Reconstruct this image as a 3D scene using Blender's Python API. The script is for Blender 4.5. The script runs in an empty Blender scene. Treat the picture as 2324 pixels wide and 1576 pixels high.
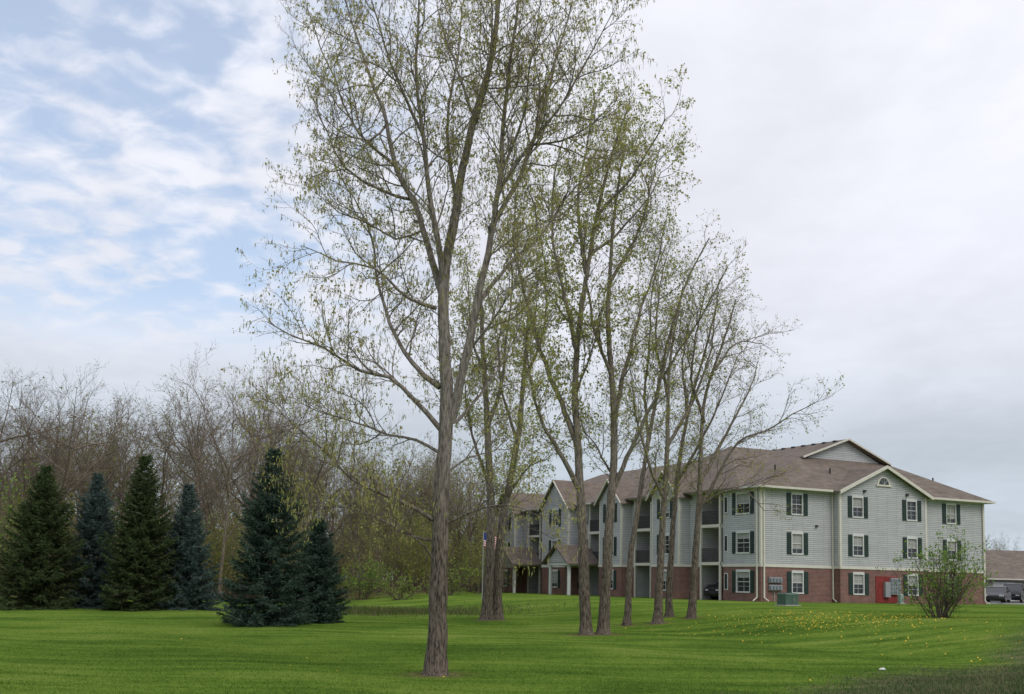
import bpy, math, random
import numpy as np
from mathutils import Vector, Matrix

random.seed(4)
RNG = np.random.default_rng(4)
sc = bpy.context.scene
sc.view_settings.view_transform = 'Standard'
sc.view_settings.look = 'None'
sc.view_settings.exposure = 0

# ------------------------------------------------------------------ camera
F = 2532.0; W = 2324.0; HH = 1576.0
PITCH = math.radians(6.0); ROLL = math.radians(1.15)
EYE = Vector((0, 0, 1.6))
SHY = 0.1153
cam_d = bpy.data.cameras.new("camera")
cam = bpy.data.objects.new("camera", cam_d)
sc.collection.objects.link(cam)
cam_d.sensor_width = 36; cam_d.lens = 36 * F / W; cam_d.shift_y = SHY
cam_d.clip_end = 6000; cam_d.clip_start = 0.1
R = Matrix.Rotation(math.pi / 2 + PITCH, 4, 'X') @ Matrix.Rotation(ROLL, 4, 'Z')
cam.matrix_world = Matrix.Translation(EYE) @ R
sc.camera = cam
R3 = np.array(R.to_3x3())

def ray(px, py):
    v = np.array([(px - W / 2) / F, (HH / 2 - py) / F + SHY * W / F, -1.0])
    return R3 @ v

def at(px, py, D):
    d = ray(px, py)
    return np.array(EYE) + d * (D / d[1])

# ------------------------------------------------------------------ terrain
def sst(a, b, x):
    t = np.clip((np.asarray(x, float) - a) / (b - a), 0, 1)
    return t * t * (3 - 2 * t)

def berm_r(x, y):
    return (x - 4.2) * .775 - (y - 21.8) * .63

def Hh(x, y):
    x = np.asarray(x, float); y = np.asarray(y, float)
    low = -.55 + .33 * sst(28, 62, y)
    s = (x - 17) * .883 + (y - 40) * .469
    p = .8 * sst(-6, 3, s) + .2 * sst(-2, 14, s)
    r = berm_r(x, y)
    z = low * (1 - p) + .62 * p + .75 * sst(0, 8, r) * (1 - p)
    und = (.05 * np.sin(x * .31 + 1.3) * np.sin(y * .23) + .03 * np.sin(x * .9 + y * .5)) * (1 - p)
    return z + und * np.exp(-(y / 200) ** 2)

def ground(px, py):
    d = ray(px, py); o = np.array(EYE)
    D = np.linspace(8, 300, 3000)
    P = o[None] + d[None] * (D / d[1])[:, None]
    below = P[:, 2] < Hh(P[:, 0], P[:, 1])
    i = int(np.argmax(below)) if below.any() else len(D) - 1
    p = P[i]
    return np.array([p[0], p[1], float(Hh(p[0], p[1]))])

# ------------------------------------------------------------------ material helpers
def new_mat(name):
    m = bpy.data.materials.new(name); m.use_nodes = True
    nt = m.node_tree
    for n in list(nt.nodes): nt.nodes.remove(n)
    out = nt.nodes.new('ShaderNodeOutputMaterial')
    return m, nt, out

def N(nt, typ, **kw):
    n = nt.nodes.new(typ)
    for k, v in kw.items():
        setattr(n, k, v)
    return n

def ramp(nt, fac, stops):
    r = nt.nodes.new('ShaderNodeValToRGB')
    el = r.color_ramp.elements
    while len(el) > 2: el.remove(el[-1])
    el[0].position = stops[0][0]; el[0].color = (*stops[0][1], 1)
    el[1].position = stops[1][0]; el[1].color = (*stops[1][1], 1)
    for p, c in stops[2:]:
        e = el.new(p); e.color = (*c, 1)
    nt.links.new(fac, r.inputs[0])
    return r.outputs[0]

def simple(name, col, rough=.7, var=.15, scale=3., bump=0., metallic=0., spec=.3):
    m, nt, out = new_mat(name)
    b = N(nt, 'ShaderNodeBsdfPrincipled')
    b.inputs['Roughness'].default_value = rough
    b.inputs['Metallic'].default_value = metallic
    b.inputs['Specular IOR Level'].default_value = spec
    tc = N(nt, 'ShaderNodeTexCoord')
    no = N(nt, 'ShaderNodeTexNoise'); no.inputs['Scale'].default_value = scale; no.inputs['Detail'].default_value = 6
    nt.links.new(tc.outputs['Object'], no.inputs['Vector'])
    c0 = tuple(c * (1 - var) for c in col); c1 = tuple(min(1, c * (1 + var)) for c in col)
    nt.links.new(ramp(nt, no.outputs['Fac'], [(.3, c0), (.7, c1)]), b.inputs['Base Color'])
    if bump:
        bu = N(nt, 'ShaderNodeBump'); bu.inputs['Strength'].default_value = bump
        bu.inputs['Distance'].default_value = .05
        nt.links.new(no.outputs['Fac'], bu.inputs['Height']); nt.links.new(bu.outputs[0], b.inputs['Normal'])
    nt.links.new(b.outputs[0], out.inputs[0])
    return m

def leaf_mat(name, stops, transl=.35):
    m, nt, out = new_mat(name)
    g = N(nt, 'ShaderNodeNewGeometry')
    c = ramp(nt, g.outputs['Random Per Island'], stops)
    d = N(nt, 'ShaderNodeBsdfDiffuse'); t = N(nt, 'ShaderNodeBsdfTranslucent')
    nt.links.new(c, d.inputs[0]); nt.links.new(c, t.inputs[0])
    mx = N(nt, 'ShaderNodeMixShader'); mx.inputs[0].default_value = transl
    nt.links.new(d.outputs[0], mx.inputs[1]); nt.links.new(t.outputs[0], mx.inputs[2])
    nt.links.new(mx.outputs[0], out.inputs[0])
    return m

def bark_mat(name, low, high, z0, z1):
    m, nt, out = new_mat(name)
    tc = N(nt, 'ShaderNodeTexCoord')
    sep = N(nt, 'ShaderNodeSeparateXYZ'); nt.links.new(tc.outputs['Object'], sep.inputs[0])
    mp = N(nt, 'ShaderNodeMapping'); mp.inputs['Scale'].default_value = (9, 9, 1.7)
    nt.links.new(tc.outputs['Object'], mp.inputs[0])
    no = N(nt, 'ShaderNodeTexNoise'); no.inputs['Scale'].default_value = 2.4; no.inputs['Detail'].default_value = 8; no.inputs['Roughness'].default_value = .72
    nt.links.new(mp.outputs[0], no.inputs['Vector'])
    mr = N(nt, 'ShaderNodeMapRange'); mr.inputs[1].default_value = z0; mr.inputs[2].default_value = z1
    nt.links.new(sep.outputs[2], mr.inputs[0])
    cl = ramp(nt, no.outputs['Fac'], [(.38, tuple(c * .25 for c in low)), (.6, tuple(c * 2.0 for c in low))])
    ch = ramp(nt, no.outputs['Fac'], [(.37, tuple(c * .4 for c in high)), (.6, tuple(c * 1.4 for c in high))])
    mx = N(nt, 'ShaderNodeMix', data_type='RGBA')
    nt.links.new(mr.outputs[0], mx.inputs[0]); nt.links.new(cl, mx.inputs[6]); nt.links.new(ch, mx.inputs[7])
    b = N(nt, 'ShaderNodeBsdfPrincipled'); b.inputs['Roughness'].default_value = .9; b.inputs['Specular IOR Level'].default_value = .15
    nt.links.new(mx.outputs[2], b.inputs['Base Color'])
    bu = N(nt, 'ShaderNodeBump'); bu.inputs['Strength'].default_value = 1.; bu.inputs['Distance'].default_value = .08
    nt.links.new(no.outputs['Fac'], bu.inputs['Height']); nt.links.new(bu.outputs[0], b.inputs['Normal'])
    nt.links.new(b.outputs[0], out.inputs[0])
    return m

def tiled(name, cols, mortar, bw, rh, msize, rough=.8, bump=.4, noise=.0, sy=1.0):
    m, nt, out = new_mat(name)
    tc = N(nt, 'ShaderNodeTexCoord')
    sep = N(nt, 'ShaderNodeSeparateXYZ'); nt.links.new(tc.outputs['Object'], sep.inputs[0])
    ad = N(nt, 'ShaderNodeMath', operation='ADD'); nt.links.new(sep.outputs[0], ad.inputs[0]); nt.links.new(sep.outputs[1], ad.inputs[1])
    cb = N(nt, 'ShaderNodeCombineXYZ'); nt.links.new(ad.outputs[0], cb.inputs[0])
    my = N(nt, 'ShaderNodeMath', operation='MULTIPLY'); my.inputs[1].default_value = sy
    nt.links.new(sep.outputs[2], my.inputs[0]); nt.links.new(my.outputs[0], cb.inputs[1])
    br = N(nt, 'ShaderNodeTexBrick')
    br.inputs['Color1'].default_value = (*cols[0], 1); br.inputs['Color2'].default_value = (*cols[1], 1)
    br.inputs['Mortar'].default_value = (*mortar, 1); br.inputs['Scale'].default_value = 1
    br.inputs['Brick Width'].default_value = bw; br.inputs['Row Height'].default_value = rh
    br.inputs['Mortar Size'].default_value = msize
    nt.links.new(cb.outputs[0], br.inputs['Vector'])
    no = N(nt, 'ShaderNodeTexNoise'); no.inputs['Scale'].default_value = 1.2; no.inputs['Detail'].default_value = 8
    nt.links.new(tc.outputs['Object'], no.inputs['Vector'])
    hv = N(nt, 'ShaderNodeHueSaturation'); nt.links.new(br.outputs[0], hv.inputs['Color'])
    mr = N(nt, 'ShaderNodeMapRange'); mr.inputs[3].default_value = 1 - noise; mr.inputs[4].default_value = 1 + noise
    mr.inputs[1].default_value = .3; mr.inputs[2].default_value = .7
    nt.links.new(no.outputs['Fac'], mr.inputs[0]); nt.links.new(mr.outputs[0], hv.inputs['Value'])
    b = N(nt, 'ShaderNodeBsdfPrincipled'); b.inputs['Roughness'].default_value = rough; b.inputs['Specular IOR Level'].default_value = .2
    nt.links.new(hv.outputs[0], b.inputs['Base Color'])
    bu = N(nt, 'ShaderNodeBump'); bu.inputs['Strength'].default_value = bump; bu.inputs['Distance'].default_value = .02; bu.invert = True
    nt.links.new(br.outputs['Fac'], bu.inputs['Height']); nt.links.new(bu.outputs[0], b.inputs['Normal'])
    nt.links.new(b.outputs[0], out.inputs[0])
    return m

# ------------------------------------------------------------------ mesh helpers
def empty(name, loc=(0, 0, 0), rz=0.):
    e = bpy.data.objects.new(name, None); sc.collection.objects.link(e)
    e.location = loc; e.rotation_euler = (0, 0, rz); e.empty_display_size = .3
    return e

def np_mesh(name, V, quads=None, tris=None, mat=None, smooth=False):
    V = np.asarray(V, np.float32)
    q = np.zeros((0, 4), np.int32) if quads is None or len(quads) == 0 else np.asarray(quads, np.int32)
    t = np.zeros((0, 3), np.int32) if tris is None or len(tris) == 0 else np.asarray(tris, np.int32)
    me = bpy.data.meshes.new(name)
    me.vertices.add(len(V)); me.vertices.foreach_set('co', V.ravel())
    loops = np.concatenate([q.ravel(), t.ravel()]).astype(np.int32)
    me.loops.add(len(loops)); me.loops.foreach_set('vertex_index', loops)
    tot = np.concatenate([np.full(len(q), 4), np.full(len(t), 3)]).astype(np.int32)
    st = np.concatenate([[0], np.cumsum(tot)[:-1]]).astype(np.int32)
    me.polygons.add(len(tot)); me.polygons.foreach_set('loop_start', st)
    try: me.polygons.foreach_set('loop_total', tot)
    except Exception: pass
    me.update(calc_edges=True)
    if smooth: me.polygons.foreach_set('use_smooth', np.ones(len(tot), bool))
    if mat: me.materials.append(mat)
    return me

def obj(name, me, parent=None, loc=(0, 0, 0), rz=0., sc_=1.):
    o = bpy.data.objects.new(name, me); sc.collection.objects.link(o)
    o.location = loc; o.rotation_euler = (0, 0, rz)
    if isinstance(sc_, (int, float)): sc_ = (sc_,) * 3
    o.scale = sc_
    if parent: o.parent = parent
    return o

class Bag:
    """collects polygons per (part, material)"""
    def __init__(s): s.d = {}
    def poly(s, part, mat, pts):
        v, f = s.d.setdefault((part, mat.name), ([], [], mat))[:2]
        b = len(v); v.extend([tuple(map(float, p)) for p in pts]); f.append(list(range(b, b + len(pts))))
    def hexa(s, part, mat, b4, t4):
        v, f = s.d.setdefault((part, mat.name), ([], [], mat))[:2]
        b = len(v); v.extend([tuple(map(float, p)) for p in b4]); v.extend([tuple(map(float, p)) for p in t4])
        n = len(b4)
        f.append(list(range(b + n - 1, b - 1, -1))); f.append(list(range(b + n, b + 2 * n)))
        for i in range(n):
            j = (i + 1) % n
            f.append([b + i, b + j, b + n + j, b + n + i])
    def box(s, part, mat, x0, x1, y0, y1, z0, z1):
        b = [(x0, y0, z0), (x1, y0, z0), (x1, y1, z0), (x0, y1, z0)]
        s.hexa(part, mat, b, [(p[0], p[1], z1) for p in b])
    def slab(s, part, mat, pts, t=.14):
        s.hexa(part, mat, [(p[0], p[1], p[2] - t) for p in pts], pts)
    def cyl(s, part, mat, c, r, z0, z1, n=12, r2=None):
        r2 = r if r2 is None else r2
        b = [(c[0] + r * math.cos(2 * math.pi * i / n), c[1] + r * math.sin(2 * math.pi * i / n), z0) for i in range(n)]
        t = [(c[0] + r2 * math.cos(2 * math.pi * i / n), c[1] + r2 * math.sin(2 * math.pi * i / n), z1) for i in range(n)]
        s.hexa(part, mat, b, t)
    def rod(s, part, mat, p, q, r, n=8):
        p = Vector(p); q = Vector(q); d = (q - p).normalized()
        a = d.orthogonal().normalized(); c = d.cross(a)
        ring = lambda o: [tuple(o + (a * math.cos(2 * math.pi * i / n) + c * math.sin(2 * math.pi * i / n)) * r) for i in range(n)]
        s.hexa(part, mat, ring(p), ring(q))
    def build(s, parent, bevel=0):
        for (part, mn), (v, f, m) in s.d.items():
            me = bpy.data.meshes.new(part); me.from_pydata(v, [], f); me.materials.append(m); me.update()
            o = obj(part, me, parent)
            if bevel:
                b = o.modifiers.new('bevel', 'BEVEL'); b.width = bevel; b.segments = 2; b.limit_method = 'ANGLE'

# ------------------------------------------------------------------ sky and light
w = bpy.data.worlds.new("World"); sc.world = w; w.use_nodes = True
nt = w.node_tree
for n in list(nt.nodes): nt.nodes.remove(n)
SUN_EL = math.radians(48); SUN_AZ = math.radians(140)
out = N(nt, 'ShaderNodeOutputWorld'); bg = N(nt, 'ShaderNodeBackground'); bg.inputs[1].default_value = .1
sky = N(nt, 'ShaderNodeTexSky'); sky.sky_type = 'NISHITA'; sky.sun_disc = False
sky.sun_elevation = SUN_EL; sky.sun_rotation = SUN_AZ
tc = N(nt, 'ShaderNodeTexCoord'); sep = N(nt, 'ShaderNodeSeparateXYZ'); nt.links.new(tc.outputs['Generated'], sep.inputs[0])
zc = N(nt, 'ShaderNodeMath', operation='MAXIMUM'); zc.inputs[1].default_value = 0; nt.links.new(sep.outputs[2], zc.inputs[0])
za = N(nt, 'ShaderNodeMath', operation='ADD'); za.inputs[1].default_value = .16; nt.links.new(zc.outputs[0], za.inputs[0])
dx = N(nt, 'ShaderNodeMath', operation='DIVIDE'); nt.links.new(sep.outputs[0], dx.inputs[0]); nt.links.new(za.outputs[0], dx.inputs[1])
dy = N(nt, 'ShaderNodeMath', operation='DIVIDE'); nt.links.new(sep.outputs[1], dy.inputs[0]); nt.links.new(za.outputs[0], dy.inputs[1])
cb = N(nt, 'ShaderNodeCombineXYZ'); nt.links.new(dx.outputs[0], cb.inputs[0]); nt.links.new(dy.outputs[0], cb.inputs[1])
def noise(scale, detail, rough, dist=0., off=0, st=(1, 1, 1)):
    mp = N(nt, 'ShaderNodeMapping'); mp.inputs['Location'].default_value = (off, off * .7, 0); mp.inputs['Rotation'].default_value = (0, 0, .5)
    mp.inputs['Scale'].default_value = st
    nt.links.new(cb.outputs[0], mp.inputs[0])
    n = N(nt, 'ShaderNodeTexNoise'); n.inputs['Scale'].default_value = scale; n.inputs['Detail'].default_value = detail
    n.inputs['Roughness'].default_value = rough; n.inputs['Distortion'].default_value = dist
    nt.links.new(mp.outputs[0], n.inputs['Vector']); return n.outputs['Fac']
def mth(op, a, b=None, clamp=False):
    n = N(nt, 'ShaderNodeMath', operation=op); n.use_clamp = clamp
    for i, v in enumerate((a, b)):
        if v is None: continue
        if isinstance(v, (int, float)): n.inputs[i].default_value = v
        else: nt.links.new(v, n.inputs[i])
    return n.outputs[0]
def mrange(v, a, b, c=0., d=1.):
    n = N(nt, 'ShaderNodeMapRange'); n.interpolation_type = 'SMOOTHSTEP'
    n.inputs[1].default_value = a; n.inputs[2].default_value = b; n.inputs[3].default_value = c; n.inputs[4].default_value = d
    nt.links.new(v, n.inputs[0]); return n.outputs[0]
n_small = noise(10.0, 5, .5, .3, 3.1)
n_big = noise(1.4, 4, .5, .2, 8.2)
n_wisp = noise(2.2, 6, .5, .4, 5.0, (1, .5, 1))
left = mrange(sep.outputs[0], .0, -.20, 0, 1)
hi = mrange(sep.outputs[2], .17, .25, 0, 1)
gap = mrange(mth('ADD', mth('MULTIPLY', n_small, .5), mth('MULTIPLY', n_big, .5)), .59, .41, 0, 1)
gapf = mth('MULTIPLY', mth('MULTIPLY', gap, left), mth('MULTIPLY', hi, .85))
cov = mth('SUBTRACT', 1.0, gapf, True)
elev = mrange(sep.outputs[2], .0, .45, 0, 1)
c_el = ramp(nt, elev, [(0, (.58, .655, .735)), (.16, (.56, .63, .71)), (.42, (.78, .81, .895)), (1, (.89, .905, .985))])
shade = mrange(n_wisp, .3, .7, .93, 1.06)
sh2 = mrange(n_small, .35, .65, .985, 1.015)
vm = N(nt, 'ShaderNodeVectorMath', operation='SCALE'); nt.links.new(c_el, vm.inputs[0])
nt.links.new(mth('MULTIPLY', mth('MULTIPLY', shade, sh2), 10.0), vm.inputs['Scale'])
skc = N(nt, 'ShaderNodeVectorMath', operation='SCALE'); nt.links.new(sky.outputs[0], skc.inputs[0]); skc.inputs['Scale'].default_value = 1.0
addb = N(nt, 'ShaderNodeVectorMath', operation='ADD'); nt.links.new(skc.outputs[0], addb.inputs[0]); addb.inputs[1].default_value = (2.6, 3.1, 3.9)
mx = N(nt, 'ShaderNodeMix', data_type='RGBA'); nt.links.new(cov, mx.inputs[0])
nt.links.new(addb.outputs[0], mx.inputs[6]); nt.links.new(vm.outputs[0], mx.inputs[7])
nt.links.new(mx.outputs[2], bg.inputs[0]); nt.links.new(bg.outputs[0], out.inputs[0])

sd = bpy.data.lights.new("sun", 'SUN'); sd.energy = 1.3; sd.angle = math.radians(30); sd.color = (1, .96, .9)
so = bpy.data.objects.new("sun", sd); sc.collection.objects.link(so)
dirv = Vector((math.sin(SUN_AZ) * math.cos(SUN_EL), math.cos(SUN_AZ) * math.cos(SUN_EL), math.sin(SUN_EL)))
so.rotation_euler = dirv.to_track_quat('Z', 'Y').to_euler(); so.location = (0, 0, 60)

# ------------------------------------------------------------------ tree placement (base points)
B_big = ground(988, 1532)
B_a = ground(1104, 1408); B_b = ground(1128, 1407)
B_c = ground(1331, 1441); B_d = ground(1369, 1440)
B_e = ground(1423, 1420); B_f = ground(1492, 1415); B_g = ground(1519, 1400); B_h = ground(1569, 1404)
trunk_bases = [(B_big, .75), (B_a, .6), (B_b, .6), (B_c, .8), (B_d, .8), (B_e, .5), (B_f, .6), (B_g, .4), (B_h, .5)]

# ------------------------------------------------------------------ ground
xs = np.concatenate([[-2500, -1200, -600, -300, -150, -90, -60], np.arange(-45, 56, .35), [62, 75, 100, 150, 300, 600, 1200, 2500]])
ys = np.concatenate([[-600, -200, -60, -20, 0, 6], np.arange(10, 125, .35), [135, 150, 180, 250, 400, 800, 1600, 3500]])
X, Y = np.meshgrid(xs, ys); Z = Hh(X, Y)
V = np.stack([X.ravel(), Y.ravel(), Z.ravel()], 1)
nx, ny = len(xs), len(ys)
ii, jj = np.meshgrid(np.arange(nx - 1), np.arange(ny - 1)); b = (jj * nx + ii).ravel()
me = np_mesh("lawn", V, np.stack([b, b + 1, b + nx + 1, b + nx], 1), smooth=True)
def rough_mask(x, y):
    r = berm_r(x, y)
    return sst(-1.2, 1.4, r + .45 * np.sin(x * .8) + .35 * np.sin(x * 2.3 + y)) * (1 - sst(44, 52, y))
a = me.attributes.new('rough', 'FLOAT', 'POINT'); a.data.foreach_set('value', rough_mask(V[:, 0], V[:, 1]).astype(np.float32))
bare = np.zeros(len(V))
for p, rad in trunk_bases:
    d = np.hypot(V[:, 0] - p[0], V[:, 1] - p[1]); bare = np.maximum(bare, 1 - sst(rad * .6, rad * 1.5, d))
pp = ground(880, 1388)
patch = np.exp(-((V[:, 0] - pp[0]) / 4.5) ** 2 - ((V[:, 1] - pp[1]) / 5.) ** 2)
bare = np.maximum(bare, patch * .75)
wood = sst(-2, 6, (V[:, 1] - 86) - .3 * (V[:, 0] + 20)) * (1 - sst(-8, -3, V[:, 0]))
bare = np.maximum(bare, wood)
a = me.attributes.new('bare', 'FLOAT', 'POINT'); a.data.foreach_set('value', bare.astype(np.float32))

gm, nt2, go = new_mat("grass_ground")
nt = nt2
tc = N(nt, 'ShaderNodeTexCoord')
def gnoise(s, d=6, stretch=(1, 1, 1), rot=0.):
    mp = N(nt, 'ShaderNodeMapping'); mp.inputs['Scale'].default_value = stretch; mp.inputs['Rotation'].default_value = (0, 0, rot)
    nt.links.new(tc.outputs['Object'], mp.inputs[0])
    n = N(nt, 'ShaderNodeTexNoise'); n.inputs['Scale'].default_value = s; n.inputs['Detail'].default_value = d; n.inputs['Roughness'].default_value = .65
    nt.links.new(mp.outputs[0], n.inputs['Vector']); return n.outputs['Fac']
n1 = gnoise(.16, 5); n2 = gnoise(5., 8); n3 = gnoise(.6, 4, (.16, 1.8, 1), -.2)
fac = mth('ADD', mth('MULTIPLY', n1, .38), mth('ADD', mth('MULTIPLY', n2, .25), mth('MULTIPLY', n3, .37)))
GR = [(.40, (.052, .100, .017)), (.47, (.090, .155, .024)), (.54, (.140, .212, .034)), (.62, (.215, .250, .065))]
cg = ramp(nt, fac, GR)
n4 = gnoise(1.1, 8, (1, 2.4, 1), .7)
cr = ramp(nt, n4, [(.36, (.045, .075, .025)), (.5, (.085, .115, .045)), (.62, (.19, .17, .10))])
cbare = ramp(nt, n2, [(.35, (.06, .07, .02)), (.5, (.13, .11, .05)), (.65, (.22, .17, .10))])
at1 = N(nt, 'ShaderNodeAttribute'); at1.attribute_name = 'rough'
at2 = N(nt, 'ShaderNodeAttribute'); at2.attribute_name = 'bare'
m1 = N(nt, 'ShaderNodeMix', data_type='RGBA'); nt.links.new(mth('MULTIPLY', at1.outputs['Fac'], .9), m1.inputs[0]); nt.links.new(cg, m1.inputs[6]); nt.links.new(cr, m1.inputs[7])
m2 = N(nt, 'ShaderNodeMix', data_type='RGBA'); nt.links.new(mth('MULTIPLY', at2.outputs['Fac'], .85), m2.inputs[0]); nt.links.new(m1.outputs[2], m2.inputs[6]); nt.links.new(cbare, m2.inputs[7])
bd = N(nt, 'ShaderNodeBsdfDiffuse'); nt.links.new(m2.outputs[2], bd.inputs[0])
bu = N(nt, 'ShaderNodeBump'); bu.inputs['Strength'].default_value = .6; bu.inputs['Distance'].default_value = .09
nt.links.new(gnoise(9., 8), bu.inputs['Height']); nt.links.new(bu.outputs[0], bd.inputs['Normal'])
nt.links.new(bd.outputs[0], go.inputs[0])
me.materials.append(gm); obj("lawn", me)

def grass_mat(name, rough=False):
    global nt, tc
    m, nt, o = new_mat(name); tc = N(nt, 'ShaderNodeTexCoord')
    g = N(nt, 'ShaderNodeNewGeometry')
    if not rough:
        n1 = gnoise(.16, 5); n3 = gnoise(.6, 4, (.16, 1.8, 1), -.2)
        fac = mth('ADD', mth('MULTIPLY', n1, .38), mth('ADD', mth('MULTIPLY', g.outputs['Random Per Island'], .16), mth('ADD', mth('MULTIPLY', n3, .37), .045)))
        c = ramp(nt, fac, [(p, tuple(v * 1.3 for v in q)) for p, q in GR])
    else:
        n4 = gnoise(1.1, 8, (1, 2.4, 1), .7)
        fac = mth('ADD', mth('MULTIPLY', n4, .7), mth('MULTIPLY', g.outputs['Random Per Island'], .3))
        c = ramp(nt, fac, [(.36, (.05, .09, .03)), (.5, (.10, .135, .055)), (.64, (.25, .21, .13))])
    d = N(nt, 'ShaderNodeBsdfDiffuse'); t = N(nt, 'ShaderNodeBsdfTranslucent'); nt.links.new(c, d.inputs[0]); nt.links.new(c, t.inputs[0])
    mx = N(nt, 'ShaderNodeMixShader'); mx.inputs[0].default_value = .35
    nt.links.new(d.outputs[0], mx.inputs[1]); nt.links.new(t.outputs[0], mx.inputs[2]); nt.links.new(mx.outputs[0], o.inputs[0])
    return m
def blades(x, y, h, wd):
    n = len(x); z = Hh(x, y) - .005
    a = RNG.random(n) * 2 * np.pi; lean = RNG.normal(0, .45, (n, 2)) * h[:, None]
    c = np.stack([x, y, z], 1); s = np.stack([np.cos(a), np.sin(a), 0 * a], 1) * (wd * (.6 + RNG.random(n)))[:, None]
    tip = c + np.stack([lean[:, 0], lean[:, 1], h], 1)
    V = np.stack([c - s, c + s, tip], 1).reshape(-1, 3)
    return V, np.arange(3 * n).reshape(-1, 3)
n = 240000
y = 17 + 40 * RNG.random(n) ** 1.25; x = (RNG.random(n) - .5) * 1.04 * y
keep = RNG.random(n) < np.clip(1.1 - (y - 17) / 50, .1, 1)
for p, rad in trunk_bases: keep &= (np.hypot(x - p[0], y - p[1]) > rad * .8)
x, y = x[keep], y[keep]; h = .02 + .035 * RNG.random(len(x))
rm = RNG.random(len(x)) < rough_mask(x, y)
Vv, Tt = blades(x[~rm], y[~rm], h[~rm], .008)
obj("grass", np_mesh("grass", Vv, None, Tt, grass_mat("grass_blade")))
xr, yr = x[rm], y[rm]
Vv, Tt = blades(xr, yr, .03 + .08 * RNG.random(len(xr)) ** 2, .008)
obj("verge_grass", np_mesh("verge_grass", Vv, None, Tt, grass_mat("verge_grass_blade", True)))
n = 14000
x = pp[0] + RNG.normal(0, 3.8, n); y = pp[1] + RNG.normal(0, 3.0, n)
Vv, Tt = blades(x, y, .06 + .3 * RNG.random(n) ** 3, .016)
obj("tall_grass", np_mesh("tall_grass", Vv, None, Tt, leaf_mat("dry_grass", [(0, (.05, .10, .02)), (.5, (.11, .15, .04)), (1, (.26, .21, .12))], .3)))

# dandelions
pts = []
for (px, py, n, sx, sy) in [(1850, 1410, 520, 2.6, 2.4), (1960, 1408, 240, 2.0, 1.8), (2110, 1450, 60, 2., 2.4), (1770, 1403, 170, 2.0, 2.6), (1500, 1520, 7, 5, 3), (900, 1480, 6, 8, 5), (2150, 1470, 26, 1.5, 2), (1640, 1440, 16, 4, 4)]:
    g0 = ground(px, py); pts.append(np.stack([g0[0] + RNG.normal(0, sx, n), g0[1] + RNG.normal(0, sy, n)], 1))
P = np.concatenate(pts); n = len(P)
z = Hh(P[:, 0], P[:, 1]) + .04
ang = np.linspace(0, 2 * np.pi, 7)[:-1]; rad = .019 + .012 * RNG.random(n)
tl = RNG.normal(0, .5, (n, 2)); ring = np.stack([np.cos(ang), np.sin(ang)], 1)
V = np.zeros((n, 7, 3)); V[:, 0] = np.stack([P[:, 0], P[:, 1], z + .014], 1)
for k in range(6):
    V[:, k + 1, 0] = P[:, 0] + ring[k, 0] * rad; V[:, k + 1, 1] = P[:, 1] + ring[k, 1] * rad
    V[:, k + 1, 2] = z + (ring[k, 0] * tl[:, 0] + ring[k, 1] * tl[:, 1]) * rad
T = []
for k in range(6): T.append(np.stack([np.arange(n) * 7, np.arange(n) * 7 + 1 + k, np.arange(n) * 7 + 1 + (k + 1) % 6], 1))
obj("dandelions", np_mesh("dandelions", V.reshape(-1, 3), None, np.concatenate(T), simple("dandelion_yellow", (.60, .44, .04), .8)))

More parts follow.
